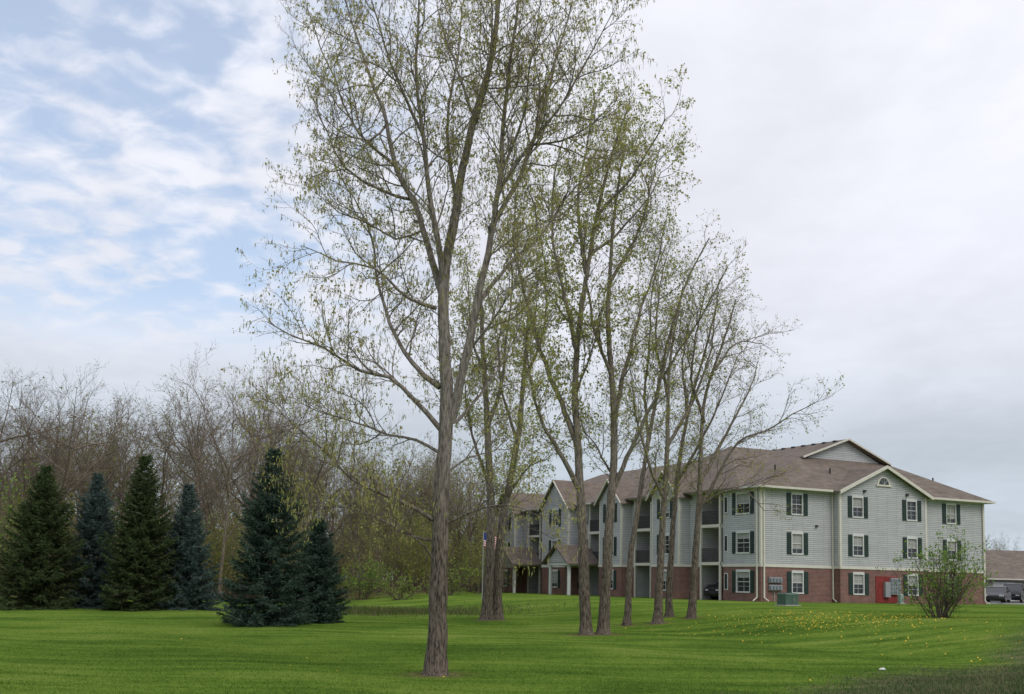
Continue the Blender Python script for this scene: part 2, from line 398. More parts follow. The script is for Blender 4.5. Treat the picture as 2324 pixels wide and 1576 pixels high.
# ------------------------------------------------------------------ deciduous tree generator
class Tree:
    def __init__(s, seed):
        s.r = np.random.default_rng(seed)
        s.V = []; s.Q = []; s.nv = 0; s.tw = []
    def tube(s, P, rad, k):
        P = np.asarray(P); n = len(P)
        T = np.gradient(P, axis=0); T /= np.linalg.norm(T, axis=1)[:, None] + 1e-9
        ref = np.array([.31, .87, .12]) if abs(T[0] @ np.array([.31, .87, .12])) < .85 else np.array([1., 0, 0])
        A = np.cross(T, ref); A /= np.linalg.norm(A, axis=1)[:, None] + 1e-9
        Bn = np.cross(T, A)
        th = np.arange(k) * 2 * np.pi / k
        ring = A[:, None] * np.cos(th)[None, :, None] + Bn[:, None] * np.sin(th)[None, :, None]
        V = P[:, None] + ring * np.asarray(rad)[:, None, None]
        s.V.append(V.reshape(-1, 3))
        i = np.arange(n - 1)[:, None] * k; j = np.arange(k)[None]; j2 = (j + 1) % k
        q = np.stack([i + j, i + j2, i + k + j2, i + k + j], -1).reshape(-1, 4) + s.nv
        s.Q.append(q); s.nv += n * k
    def smooth_line(s, pts, step, jit):
        P = np.asarray(pts, float)
        ext = np.vstack([2 * P[0] - P[1], P, 2 * P[-1] - P[-2]])
        out = []
        for i in range(1, len(ext) - 2):
            L = np.linalg.norm(ext[i + 1] - ext[i]); m = max(2, int(L / step))
            t = np.linspace(0, 1, m, endpoint=False)[:, None]
            p0, p1, p2, p3 = ext[i - 1], ext[i], ext[i + 1], ext[i + 2]
            out.append(.5 * ((2 * p1) + (-p0 + p2) * t + (2 * p0 - 5 * p1 + 4 * p2 - p3) * t ** 2 + (-p0 + 3 * p1 - 3 * p2 + p3) * t ** 3))
        out = np.vstack(out + [P[-1:]])
        nz = s.r.normal(0, jit, out.shape); nz[:1] = 0
        k = np.cumsum(nz, 0); k -= np.linspace(0, 1, len(k))[:, None] * k[-1]
        return out + k
    def grow(s, p, d, L, r, lvl, C):
        seg = C['seg'][lvl]; n = max(3, int(L / seg)) + 1
        st = L / (n - 1); P = np.empty((n, 3)); P[0] = p
        nz = s.r.normal(0, C['wander'], (n, 3)); up = C['up'][lvl]
        for i in range(1, n):
            d = d + nz[i]; d[2] += up; d = d / math.sqrt(d @ d)
            P[i] = P[i - 1] + d * st
        rad = r * (1 - np.linspace(0, 1, n) ** 1.1 * .8)
        s.tube(P, rad, C['k'][lvl])
        s.sprout(P, rad, lvl + 1, C)
    def sprout(s, P, rad, lvl, C, t0=None, scale=1.):
        seg = np.linalg.norm(np.diff(P, axis=0), axis=1); cum = np.concatenate([[0], np.cumsum(seg)]); L = cum[-1]
        last = lvl >= C['last']
        n = int(C['dens'][lvl] * L + s.r.random())
        if n <= 0: return
        t0 = C['t0'][lvl] if t0 is None else t0
        ts = t0 + (1 - t0) * (np.arange(n) + s.r.random(n)) / n
        idx = np.clip(np.searchsorted(cum, ts * L) - 1, 0, len(P) - 2)
        f = ((ts * L - cum[idx]) / (seg[idx] + 1e-9))[:, None]
        pos = P[idx] * (1 - f) + P[idx + 1] * f
        T = (P[idx + 1] - P[idx]) / (seg[idx][:, None] + 1e-9)
        rr = rad[idx] * (1 - f[:, 0]) + rad[idx + 1] * f[:, 0]
        rv = s.r.normal(0, 1, (n, 3)); rv[:, 2] += C.get('upbias', .25)
        A = rv - (rv * T).sum(1)[:, None] * T; A /= np.linalg.norm(A, axis=1)[:, None]
        an = np.radians(s.r.uniform(C['ang'][0], C['ang'][1], n))[:, None]
        D = T * np.cos(an) + A * np.sin(an)
        ln = C['len'][lvl] * scale * s.r.uniform(.45, 1.45, n) * (1 - .45 * ts)
        if last:
            s.tw.append(np.hstack([pos, D, ln[:, None]]))
            return
        for i in range(n):
            s.grow(pos[i], D[i].copy(), ln[i], min(rr[i] * .75, ln[i] * C['rk'] + .003), lvl, C)
    def limb(s, pts, r0, r1, C, k=8, t0=.15, scale=1., step=.35, jit=.012, flare=False):
        P = s.smooth_line(pts, step, jit); n = len(P)
        t = np.linspace(0, 1, n)
        rad = r0 + (r1 - r0) * t ** .75
        if flare:
            hz = P[:, 2] - P[0, 2]; rad = rad * (1 + .6 * np.exp(-hz / .25)) * (1 + s.r.normal(0, .03, n))
        s.tube(P, rad, k)
        s.sprout(P, rad, 2, C, t0, scale)
        return P
    def finish(s, name, base, bark, leafm, leaf, twr=.004):
        base = np.asarray(base, float)
        V = [np.vstack(s.V)]
        nv = s.nv; tris = []
        TW = np.vstack(s.tw) if s.tw else np.zeros((0, 7)); m = len(TW)
        if m:
            p = TW[:, :3]; d = TW[:, 3:6] + s.r.normal(0, .15, (m, 3)); L = TW[:, 6:7]
            d /= np.linalg.norm(d, axis=1)[:, None]
            A = np.cross(d, np.array([.3, .5, .81])); A /= np.linalg.norm(A, axis=1)[:, None] + 1e-9
            B = np.cross(d, A)
            vs = np.stack([p + A * twr, p + (-.5 * A + .87 * B) * twr, p + (-.5 * A - .87 * B) * twr, p + d * L], 1)
            V.append(vs.reshape(-1, 3)); b = nv + np.arange(m) * 4
            tris = np.concatenate([np.stack([b, b + 1, b + 3], 1), np.stack([b + 1, b + 2, b + 3], 1), np.stack([b + 2, b, b + 3], 1)])
        V = np.vstack(V) - base
        par = empty(name, base)
        obj("trunk_and_branches", np_mesh(name + "_wood", V, np.vstack(s.Q), tris, bark, smooth=True), par)
        if leaf and m:
            # leaves open unevenly: whole sprays are fuller or emptier than their neighbours
            q = p - base
            pat = np.sin(q[:, 0] * 1.7 + q[:, 2] * 1.1) * np.sin(q[:, 1] * 1.5 - q[:, 2] * .9 + 1) 
            fr = leaf.get('frac', 1) * (1 + .45 * pat)
            sel = np.where(s.r.random(m) < fr)[0]
            rep = np.repeat(sel, leaf['n'])
            t = s.r.random((len(rep), 1)) ** .5
            pos = p[rep] + d[rep] * L[rep] * t + s.r.normal(0, leaf['jit'], (len(rep), 3)) - base
            V, Q = leaf_quads(pos, leaf, s.r)
            obj("leaves", np_mesh(name + "_leaves", V, Q, None, leafm), par)
        print(name, 'twigs', m, 'verts', nv)
        return par

def leaf_quads(pos, leaf, r):
    n = len(pos)
    hang = r.random(n) < leaf['hang']
    a = r.normal(0, 1, (n, 3)); a[hang] = a[hang] * .18 + np.array([0, 0, -1.])
    a /= np.linalg.norm(a, axis=1)[:, None]
    b = np.cross(a, r.normal(0, 1, (n, 3))); b /= np.linalg.norm(b, axis=1)[:, None] + 1e-9
    L = leaf['size'] * r.uniform(.6, 1.3, n); Wd = L * .75
    L = np.where(hang, L * 2.0, L); Wd = np.where(hang, leaf['size'] * .34, Wd)
    L = L[:, None]; Wd = Wd[:, None]
    c = np.cross(a, b) * Wd * .2
    V = np.stack([pos, pos + a * L * .45 + b * Wd * .5 + c, pos + a * L, pos + a * L * .5 - b * Wd * .5 + c], 1).reshape(-1, 3)
    return V, np.arange(4 * n).reshape(-1, 4)

bark_big = bark_mat("cottonwood_bark", (.125, .10, .08), (.32, .28, .24), 2.2, 7)
bark_mid = bark_mat("grove_bark", (.115, .093, .072), (.27, .23, .19), 2., 8)
leaf_big = leaf_mat("spring_leaves", [(0, (.26, .25, .08)), (.35, (.40, .41, .12)), (.7, (.52, .51, .18)), (.9, (.56, .47, .22)), (1, (.38, .26, .14))], .58)
leaf_mid = leaf_mat("grove_leaves", [(0, (.22, .24, .06)), (.5, (.38, .41, .10)), (.85, (.50, .50, .15)), (1, (.46, .36, .17))], .58)

def L3(pts, D, d0, d1):
    n = len(pts); o = []
    cum = np.concatenate([[0], np.cumsum([math.dist(pts[i], pts[i + 1]) for i in range(n - 1)])]); cum /= cum[-1]
    for (px, py), t in zip(pts, cum): o.append(at(px, py, D + d0 + (d1 - d0) * t))
    return o
def mk_tree(name, base, trunk, limbs, C, seed, bark, leafm, leaf, rb, rt, scale=1., jit=.03, lr=.85):
    t = Tree(seed); D = base[1]; q = D / F
    pts = [base - np.array([0, 0, .08])] + L3(trunk, D, 0, 0)
    t.limb(pts, rb * q, rt * q, C, k=14, t0=.3, scale=scale * .65, step=.16, jit=.007, flare=True)
    for (pl, r0, r1, d0, d1, t0) in limbs:
        t.limb(L3(pl, D, d0, d1), r0 * q * lr, min(r1 * .6, 1.3) * q, C, k=8, t0=t0, scale=scale, jit=jit)
    return t.finish(name, base, bark, leafm, leaf, twr=C['twr'])

C_big = dict(seg=[.3, .3, .2, .15, .1], wander=.16, up=[0, 0, .03, .02, .0], k=[8, 8, 5, 3, 3], dens=[0, 0, 3.5, 5.5, 9.],
             t0=[0, 0, .12, .12, .1], len=[0, 0, 2.05, .80, .30], ang=(28, 62), rk=.0085, last=4, twr=.0038)
big_trunk = [(997, 1400), (1002, 1250), (1005, 1100), (1012, 1000), (1016, 900), (1010, 800), (1008, 700), (1014, 610), (1035, 500), (1052, 400), (1080, 280), (1108, 180), (1128, 60), (1140, -90), (1150, -250)]
big_limbs = [
    ([(1022, 960), (1040, 880), (1062, 790), (1078, 710), (1100, 610), (1117, 500), (1135, 400), (1150, 250), (1165, 100), (1182, -60), (1195, -200)], 15, 3, 0, -1.2, .3),
    ([(1008, 690), (985, 600), (965, 520), (940, 455), (905, 385), (880, 280), (842, 180), (800, 60), (770, -60)], 12, 2.5, 0, 1.6, .12),
    ([(1010, 660), (992, 540), (976, 420), (957, 300), (945, 180), (950, 50), (955, -100)], 11, 3, 0, -1.8, .15),
    ([(1078, 700), (1150, 600), (1220, 540), (1280, 455), (1330, 400), (1400, 340)], 7, 1.5, -.2, 1.2, .2),
    ([(1112, 520), (1180, 400), (1215, 300), (1255, 160), (1290, 40), (1320, -60)], 8, 2, -.4, 1.8, .1),
    ([(1125, 440), (1200, 330), (1270, 250), (1340, 130), (1390, 30)], 6, 1.5, -.5, -1.8, .2),
    ([(1040, 480), (1020, 380), (1015, 260), (1040, 120), (1060, -60)], 7, 2, 0, 2.2, .15),
    ([(1000, 975), (940, 905), (885, 858), (820, 845), (740, 792), (665, 765), (605, 730)], 8, 1.5, 0, -1.0, .2),
    ([(998, 880), (932, 828), (884, 740), (852, 640), (838, 540), (800, 450), (760, 380)], 8, 1.5, 0, 1.6, .15),
    ([(990, 700), (930, 672), (850, 605), (765, 590), (690, 560)], 6, 1.5, 0, -1.4, .15),
    ([(940, 455), (860, 430), (780, 380), (740, 300), (700, 200)], 5, 1.5, .6, -.6, .1),
    ([(905, 385), (820, 300), (760, 180), (720, 80), (690, -20)], 5, 1.5, .8, 2.6, .1),
    ([(957, 300), (900, 180), (860, 60), (830, -60)], 5, 1.5, -1, -2.6, .1),
    ([(1000, 1190), (942, 1152), (872, 1120), (800, 1082), (725, 1005), (650, 945), (595, 885)], 7, 1.3, 0, -.8, .25),
    ([(1000, 1030), (945, 1000), (880, 985), (800, 960), (720, 930), (660, 900)], 5, 1.2, 0, 1.4, .2),
    ([(998, 1230), (930, 1215), (850, 1170), (770, 1150), (700, 1150)], 4, 1.2, 0, 1.0, .3),
    ([(1010, 1190), (1070, 1165), (1150, 1150), (1220, 1170)], 4, 1, 0, -.8, .3),
    ([(1035, 960), (1090, 900), (1140, 830), (1180, 740)], 5, 1.2, 0, .9, .2),
    ([(1062, 800), (1110, 740), (1160, 660), (1230, 600)], 5, 1.2, -.1, -1.4, .2),
    ([(1135, 400), (1190, 260), (1210, 120), (1230, -20)], 5, 1.5, -.6, -1.6, .1),
    ([(990, 1290), (965, 1240), (900, 1185), (860, 1165)], 4, 1.2, 0, -1.0, .4),
    ([(1080, 280), (1110, 160), (1120, 20), (1100, -80)], 5, 1.5, 0, -2, .1),
    ([(1080, 280), (1040, 160), (1000, 40), (990, -60)], 5, 1.5, 0, 2, .1),
    ([(1006, 1080), (1060, 1040), (1120, 1020), (1170, 980)], 4, 1, 0, 1.2, .3),
    ([(880, 280), (840, 320), (770, 300), (720, 250)], 4, 1, .9, -.2, .1),
    ([(965, 520), (900, 540), (830, 500), (770, 480), (720, 440)], 4, 1, .4, -1.4, .1),
    ([(1200, 330), (1280, 320), (1350, 280), (1400, 220)], 4, 1, .2, -1.4, .1),
]
mk_tree("cottonwood_tree", B_big, big_trunk, big_limbs, C_big, 11, bark_big, leaf_big,
        dict(n=3, frac=.68, jit=.018, hang=.6, size=.066), 24, 3, jit=.018)

C_mid = dict(seg=[.5, .5, .38, .27, .1], wander=.17, up=[0, 0, .05, .02, 0], k=[8, 7, 4, 3, 3], dens=[0, 0, 2.3, 3.6, 7.],
             t0=[0, 0, .1, .12, .1], len=[0, 0, 2.8, 1.15, .42], ang=(25, 60), rk=.0075, last=4, twr=.0060)
C_sp = dict(C_mid); C_sp['dens'] = [0, 0, 2.3, 3.8, 6.]; C_sp['wander'] = .2; C_sp['len'] = [0, 0, 2.7, 1.1, .45]
leafA = dict(n=3, frac=.78, jit=.05, hang=.15, size=.115)
leafB = dict(n=2, frac=.72, jit=.05, hang=.2, size=.105)
leafC = dict(n=2, frac=.5, jit=.05, hang=.1, size=.09)
mk_tree("cottonwood_tree", B_a, [(1108, 1300), (1112, 1150), (1106, 1020), (1100, 900), (1095, 780), (1090, 650)],
        [([(1110, 1100), (1080, 1020), (1060, 920), (1050, 830)], 6, 1.5, 0, 1, .3),
         ([(1104, 980), (1140, 880), (1150, 760), (1160, 640), (1155, 560)], 7, 2, 0, -2, .1),
         ([(1098, 850), (1070, 740), (1060, 620)], 5, 1.5, 0, 2, .1)], C_mid, 21, bark_mid, leaf_mid, leafA, 13, 4)
mk_tree("cottonwood_tree", B_b, [(1130, 1300), (1142, 1180), (1160, 1080), (1180, 960), (1190, 820), (1200, 700)],
        [([(1150, 1130), (1200, 1060), (1250, 1040)], 5, 1.2, 0, -2, .2),
         ([(1175, 1000), (1140, 900), (1130, 800), (1120, 680)], 5, 1.5, 0, 2, .1),
         ([(1190, 860), (1230, 760), (1240, 640), (1230, 540)], 5, 1.5, 0, -2, .1)], C_mid, 22, bark_mid, leaf_mid, leafA, 13, 3)
mk_tree("cottonwood_tree", B_c, [(1326, 1300), (1320, 1150), (1310, 1000), (1302, 900), (1312, 760), (1330, 620), (1355, 470), (1390, 340), (1430, 230)],
        [([(1322, 1120), (1270, 1020), (1225, 930), (1205, 850), (1190, 760)], 9, 2, 0, -2, .2),
         ([(1312, 1010), (1258, 880), (1215, 760), (1180, 620), (1170, 500), (1180, 400)], 9, 2, 0, 2, .15),
         ([(1310, 800), (1280, 680), (1260, 540), (1260, 400), (1290, 280)], 7, 2, 0, -2, .1),
         ([(1330, 620), (1310, 480), (1330, 340), (1350, 230)], 7, 2, 0, 3, .1),
         ([(1350, 500), (1420, 420), (1480, 330), (1510, 270)], 6, 2, 0, -2, .1),
         ([(1340, 580), (1410, 520), (1470, 450), (1500, 390)], 5, 2, 0, 2, .1),
         ([(1302, 900), (1340, 800), (1370, 700)], 4, 1.5, 0, -2, .2)], C_mid, 23, bark_mid, leaf_mid, leafA, 14, 2)
mk_tree("cottonwood_tree", B_d, [(1376, 1300), (1386, 1150), (1392, 1020), (1390, 880), (1382, 740), (1385, 600), (1400, 450), (1420, 330)],
        [([(1388, 1120), (1430, 1020), (1480, 920), (1510, 820), (1530, 720)], 8, 2, 0, -1.5, .2),
         ([(1392, 960), (1420, 840), (1450, 720), (1490, 600), (1510, 500)], 8, 2, 0, 2, .15),
         ([(1388, 860), (1350, 740), (1330, 620), (1330, 500)], 6, 2, 0, -2, .1),
         ([(1385, 640), (1440, 540), (1480, 430), (1500, 330)], 6, 2, 0, 2, .1),
         ([(1392, 1080), (1350, 1010), (1300, 960)], 4, 1.5, 0, 2, .3)], C_mid, 24, bark_mid, leaf_mid, leafB, 14, 2)
mk_tree("cottonwood_tree", B_e, [(1430, 1280), (1448, 1150), (1470, 1020), (1495, 880), (1520, 760), (1560, 640), (1610, 540)],
        [([(1470, 1020), (1460, 900), (1470, 780), (1480, 650), (1520, 540)], 5, 1.5, 0, 2, .1),
         ([(1500, 860), (1550, 780), (1600, 700), (1650, 610)], 4, 1.5, 0, -2, .1)], C_sp, 25, bark_mid, leaf_mid, leafB, 8.5, 1.5)
mk_tree("cottonwood_tree", B_f, [(1498, 1280), (1505, 1150), (1512, 1020), (1515, 880), (1530, 760), (1550, 650)],
        [([(1506, 1130), (1470, 1040), (1440, 940), (1430, 840)], 6, 1.5, 0, -2, .15),
         ([(1512, 1020), (1560, 930), (1600, 840), (1620, 740), (1630, 640)], 6, 1.5, 0, 2, .1),
         ([(1515, 900), (1490, 780), (1500, 660), (1520, 560)], 5, 1.5, 0, 2, .1)], C_sp, 26, bark_mid, leaf_mid, leafB, 11, 1.5)
mk_tree("cottonwood_tree", B_g, [(1522, 1280), (1530, 1150), (1545, 1020), (1570, 900), (1600, 790), (1630, 680)],
        [([(1535, 1100), (1590, 1010), (1640, 900), (1680, 800)], 5, 1.5, 0, -2, .1),
         ([(1560, 940), (1550, 820), (1570, 700)], 5, 1.5, 0, 2, .1)], C_sp, 27, bark_mid, leaf_mid, leafC, 9, 1.5)
mk_tree("cottonwood_tree", B_h, [(1578, 1280), (1586, 1150), (1592, 1020), (1600, 900), (1640, 780), (1670, 680)],
        [([(1586, 1160), (1640, 1060), (1680, 1000), (1740, 975), (1800, 940), (1850, 915)], 6, 1.2, 0, -1.5, .15),
         ([(1590, 1090), (1640, 1000), (1690, 900), (1720, 820)], 6, 1.5, 0, 2, .1),
         ([(1598, 960), (1570, 850), (1580, 740), (1610, 640)], 5, 1.5, 0, -2, .1),
         ([(1588, 1150), (1650, 1110), (1700, 1120), (1735, 1160)], 4, 1.2, 0, -1.5, .2),
         ([(1620, 840), (1670, 780), (1730, 780)], 4, 1.5, 0, 2, .1)], C_sp, 28, bark_mid, leaf_mid, leafC, 10, 1.5)

# ------------------------------------------------------------------ distant woodland (instanced bare trees and brush)
bark_far = bark_mat("woodland_bark", (.13, .10, .078), (.25, .20, .16), 1, 10)
leaf_far = leaf_mat("woodland_buds", [(0, (.20, .23, .06)), (.6, (.33, .37, .10)), (1, (.36, .29, .14))], .5)
def auto_tree(seed, h, spread, nl, rb, C, lean=0.06):
    t = Tree(seed); r = t.r
    fork = h * r.uniform(.2, .35)
    top = np.array([r.normal(0, lean * h), r.normal(0, lean * h), h])
    tr = t.limb([np.array([0, 0, -.1]), np.array([0, 0, fork]), np.array([top[0] * .4, top[1] * .4, h * .6]), top], rb, .015, C, k=6, t0=.35, step=.8, jit=.04)
    for i in range(nl):
        z = fork + (h * .4) * r.random(); az = i * 2.4 + r.random(); s = spread * r.uniform(.6, 1.1)
        idx = int(np.argmin(abs(tr[:, 2] - z))); p0 = tr[idx]
        d = np.array([math.cos(az), math.sin(az), 0])
        pe = p0 + d * s; pe[2] = min(h * .97, z + (h - z) * r.uniform(.6, .95))
        pm = p0 + d * s * .55; pm[2] = z + (pe[2] - z) * .45
        t.limb([p0, pm, pe], rb * .42, .012, C, k=5, t0=.12, step=.8, jit=.06)
    return t
C_far = dict(seg=[.8, .8, .55, .4, .1], wander=.2, up=[0, 0, .07, .03, 0], k=[6, 5, 3, 3, 3], dens=[0, 0, 1.9, 2.9, 5.],
             t0=[0, 0, .1, .12, .1], len=[0, 0, 2.7, 1.25, .6], ang=(22, 58), rk=.0065, last=4, twr=.011)
variants = []
def tree_mesh(t, name, leafn, lsize, frac, tw=.009):
    V = [np.vstack(t.V)]; TW = np.vstack(t.tw); m = len(TW)
    p = TW[:, :3]; d = TW[:, 3:6]; L = TW[:, 6:7]
    A = np.cross(d, np.array([.3, .5, .81])); A /= np.linalg.norm(A, axis=1)[:, None] + 1e-9; B = np.cross(d, A)
    vs = np.stack([p + A * tw, p + (-.5 * A + .87 * B) * tw, p + (-.5 * A - .87 * B) * tw, p + d * L], 1)
    V.append(vs.reshape(-1, 3)); b = t.nv + np.arange(m) * 4
    tris = np.concatenate([np.stack([b, b + 1, b + 3], 1), np.stack([b + 1, b + 2, b + 3], 1), np.stack([b + 2, b, b + 3], 1)])
    me = np_mesh(name, np.vstack(V), np.vstack(t.Q), tris, bark_far, smooth=True)
    lm = None
    if frac > 0:
        sel = np.where(t.r.random(m) < frac)[0]; sel = np.repeat(sel, leafn)
        pos = p[sel] + d[sel] * L[sel] * t.r.random((len(sel), 1)) + t.r.normal(0, .1, (len(sel), 3))
        lv, lq = leaf_quads(pos, dict(hang=.1, size=lsize), t.r)
        lm = np_mesh(name + "_leaf", lv, lq, None, leaf_far)
    return me, lm
hts = [15, 13, 16, 11, 14]
for sd_, h, sp, nl in [(1, 15, 4.4, 8), (2, 13, 5.0, 9), (3, 16, 3.6, 7), (5, 11, 3.6, 7), (6, 14, 3.8, 8)]:
    t = auto_tree(sd_ * 7, h, sp, nl, .17, C_far); variants.append(tree_mesh(t, "bare_tree_mesh", 1, .14, .05 if sd_ < 3 else .45))
C_br = dict(seg=[.5, .5, .4, .3, .1], wander=.22, up=[0, 0, .08, .03, 0], k=[5, 4, 3, 3, 3], dens=[0, 0, 2.4, 3.2, 5],
            t0=[0, 0, .1, .15, .1], len=[0, 0, 1.3, .7, .4], ang=(20, 55), rk=.007, last=4, twr=.008)
brush = []
for k in range(4):
    t = Tree(90 + k)
    for i in range(16):
        x0, y0 = t.r.normal(0, 1.6, 2); hh = t.r.uniform(2.5, 6.5); lx, ly = t.r.normal(0, .7, 2)
        t.limb([np.array([x0, y0, -.1]), np.array([x0 + lx * .3, y0 + ly * .3, hh * .5]), np.array([x0 + lx, y0 + ly, hh])], .035, .01, C_br, k=4, t0=.1, step=.6, jit=.03)
    brush.append(tree_mesh(t, "brush_mesh", [1, 2, 2, 3][k], .14, [.4, .6, .8, .9][k], .008))

wood_p = empty("distant_tree_line")
def inst(pair, x, y, s, rz, nm="woodland_tree"):
    z = float(Hh(x, y))
    o = obj(nm, pair[0], wood_p, (x, y, z), rz, (s, s, s * random.uniform(.92, 1.08)))
    if pair[1]: obj("woodland_leaves", pair[1], wood_p, (x, y, z), rz, tuple(o.scale))
def xat(px, D): return at(px, 1340, D)[0]
for px, D, top, vi in [(30, 92, 885, 0), (115, 84, 862, 1), (200, 95, 920, 2), (270, 100, 950, 0), (345, 96, 940, 4), (420, 88, 905, 1), (500, 84, 885, 0),
                       (560, 92, 895, 1), (620, 100, 900, 2), (690, 98, 935, 4), (-50, 85, 880, 1), (-150, 90, 900, 2), (750, 105, 1000, 4), (460, 100, 890, 2),
                       (160, 100, 930, 4), (70, 102, 930, 3), (820, 110, 1020, 3), (900, 112, 1040, 4), (960, 115, 1050, 2), (1040, 118, 1060, 4)]:
    zt = at(px, top, D)[2]; x = xat(px, D)
    inst(variants[vi], x, D, (zt - float(Hh(x, D))) / hts[vi], random.uniform(0, 6.28))
for i in range(44):
    px = random.uniform(-250, 1120); D = random.uniform(104, 140); vi = random.randrange(5) if px < 650 else random.choice([2, 3, 4])
    top = random.uniform(960, 1090) + (40 if px > 700 else 0); x = xat(px, D); zt = at(px, top, D)[2]
    inst(variants[vi], x, D, (zt - float(Hh(x, D))) / hts[vi], random.uniform(0, 6.28))
for i in range(95):
    px = random.uniform(-200, 1130); D = random.uniform(86, 118) + (8 if px > 700 else 0)
    inst(brush[random.randrange(4)], xat(px, D), D, random.uniform(.7, 1.3), random.uniform(0, 6.28), "woodland_brush")
for i in range(60):
    px = random.uniform(-300, 1300); D = random.uniform(140, 190)
    inst(brush[random.randrange(4)], xat(px, D), D, random.uniform(1.6, 2.4), random.uniform(0, 6.28), "woodland_brush")
for px, D, s in [(2262, 190, 1.15), (2300, 210, .95), (2225, 220, 1.0), (2350, 200, 1.0), (2420, 200, 1.2), (2190, 230, .9)]:
    inst(variants[random.choice([2, 3])], xat(px, D), D, s * .75, random.uniform(0, 6.28))
for i in range(60):
    px = random.uniform(1000, 3200); D = random.uniform(240, 300)
    inst(brush[random.randrange(4)], xat(px, D), D, random.uniform(1.1, 1.9), random.uniform(0, 6.28), "woodland_brush")

def shrub(name, base, h, spread, nst, leafm, lsize, ln, seed, bark, frac=.9, dn=1.):
    t = Tree(seed)
    C = dict(C_br); C['len'] = [0, 0, h * .30, h * .15, h * .09]; C['dens'] = [0, 0, dn * 11 / h, dn * 17 / h, dn * 26 / h]
    C['seg'] = [.3, .3, h * .08, h * .05, .1]
    for i in range(nst):
        az = t.r.random() * 6.28; s = spread * t.r.random() ** .6; hh = h * t.r.uniform(.5, 1.) * (1 - .35 * (s / spread) ** 2)
        p0 = base + np.array([math.cos(az), math.sin(az), 0]) * spread * .2 * t.r.random() - np.array([0, 0, .05])
        pe = base + np.array([math.cos(az) * s * .9, math.sin(az) * s * .9, hh * .85])
        pm = base + np.array([math.cos(az) * s * .5, math.sin(az) * s * .5, hh * .38])
        t.limb([p0, pm, pe], .03, .008, C, k=5, t0=.08, step=.3, jit=.02)
    return t.finish(name, base, bark, leafm, dict(n=ln, frac=frac, jit=.05, hang=.1, size=lsize), twr=.005)
leaf_bright = leaf_mat("bright_spring_leaves", [(0, (.09, .18, .03)), (.5, (.19, .32, .06)), (1, (.34, .46, .12))], .5)
leaf_olive = leaf_mat("olive_spring_leaves", [(0, (.13, .19, .04)), (.5, (.24, .32, .07)), (1, (.34, .40, .11))], .5)
leaf_red = leaf_mat("red_leaves", [(0, (.08, .02, .03)), (1, (.17, .04, .05))], .3)
Bs = ground(2132, 1402)
shrub("leafy_bush", Bs, 4.0 * Bs[1] / 45., 2.1 * Bs[1] / 45., 34, leaf_bright, .10, 3, 51, bark_far, .85, .8)
shrub("red_shrub", ground(2272, 1356), 1.5, .9, 14, leaf_red, .12, 3, 52, bark_far, .9, .6)
for k, (px, py, h, sp, dn) in enumerate([(815, 1362, 4.2, 2.8, .8), (760, 1364, 3.2, 2.4, .7), (905, 1362, 2.8, 2.6, .6), (-8, 1378, 9, 3., .8), (700, 1362, 3.0, 2.6, .6), (1010, 1352, 3.4, 3.0, .7)]):
    shrub("green_shrub", ground(px, py), h, sp, 22, leaf_olive if k not in (0, 3) else leaf_bright, .16, 2, 60 + k, bark_far, .7, dn)

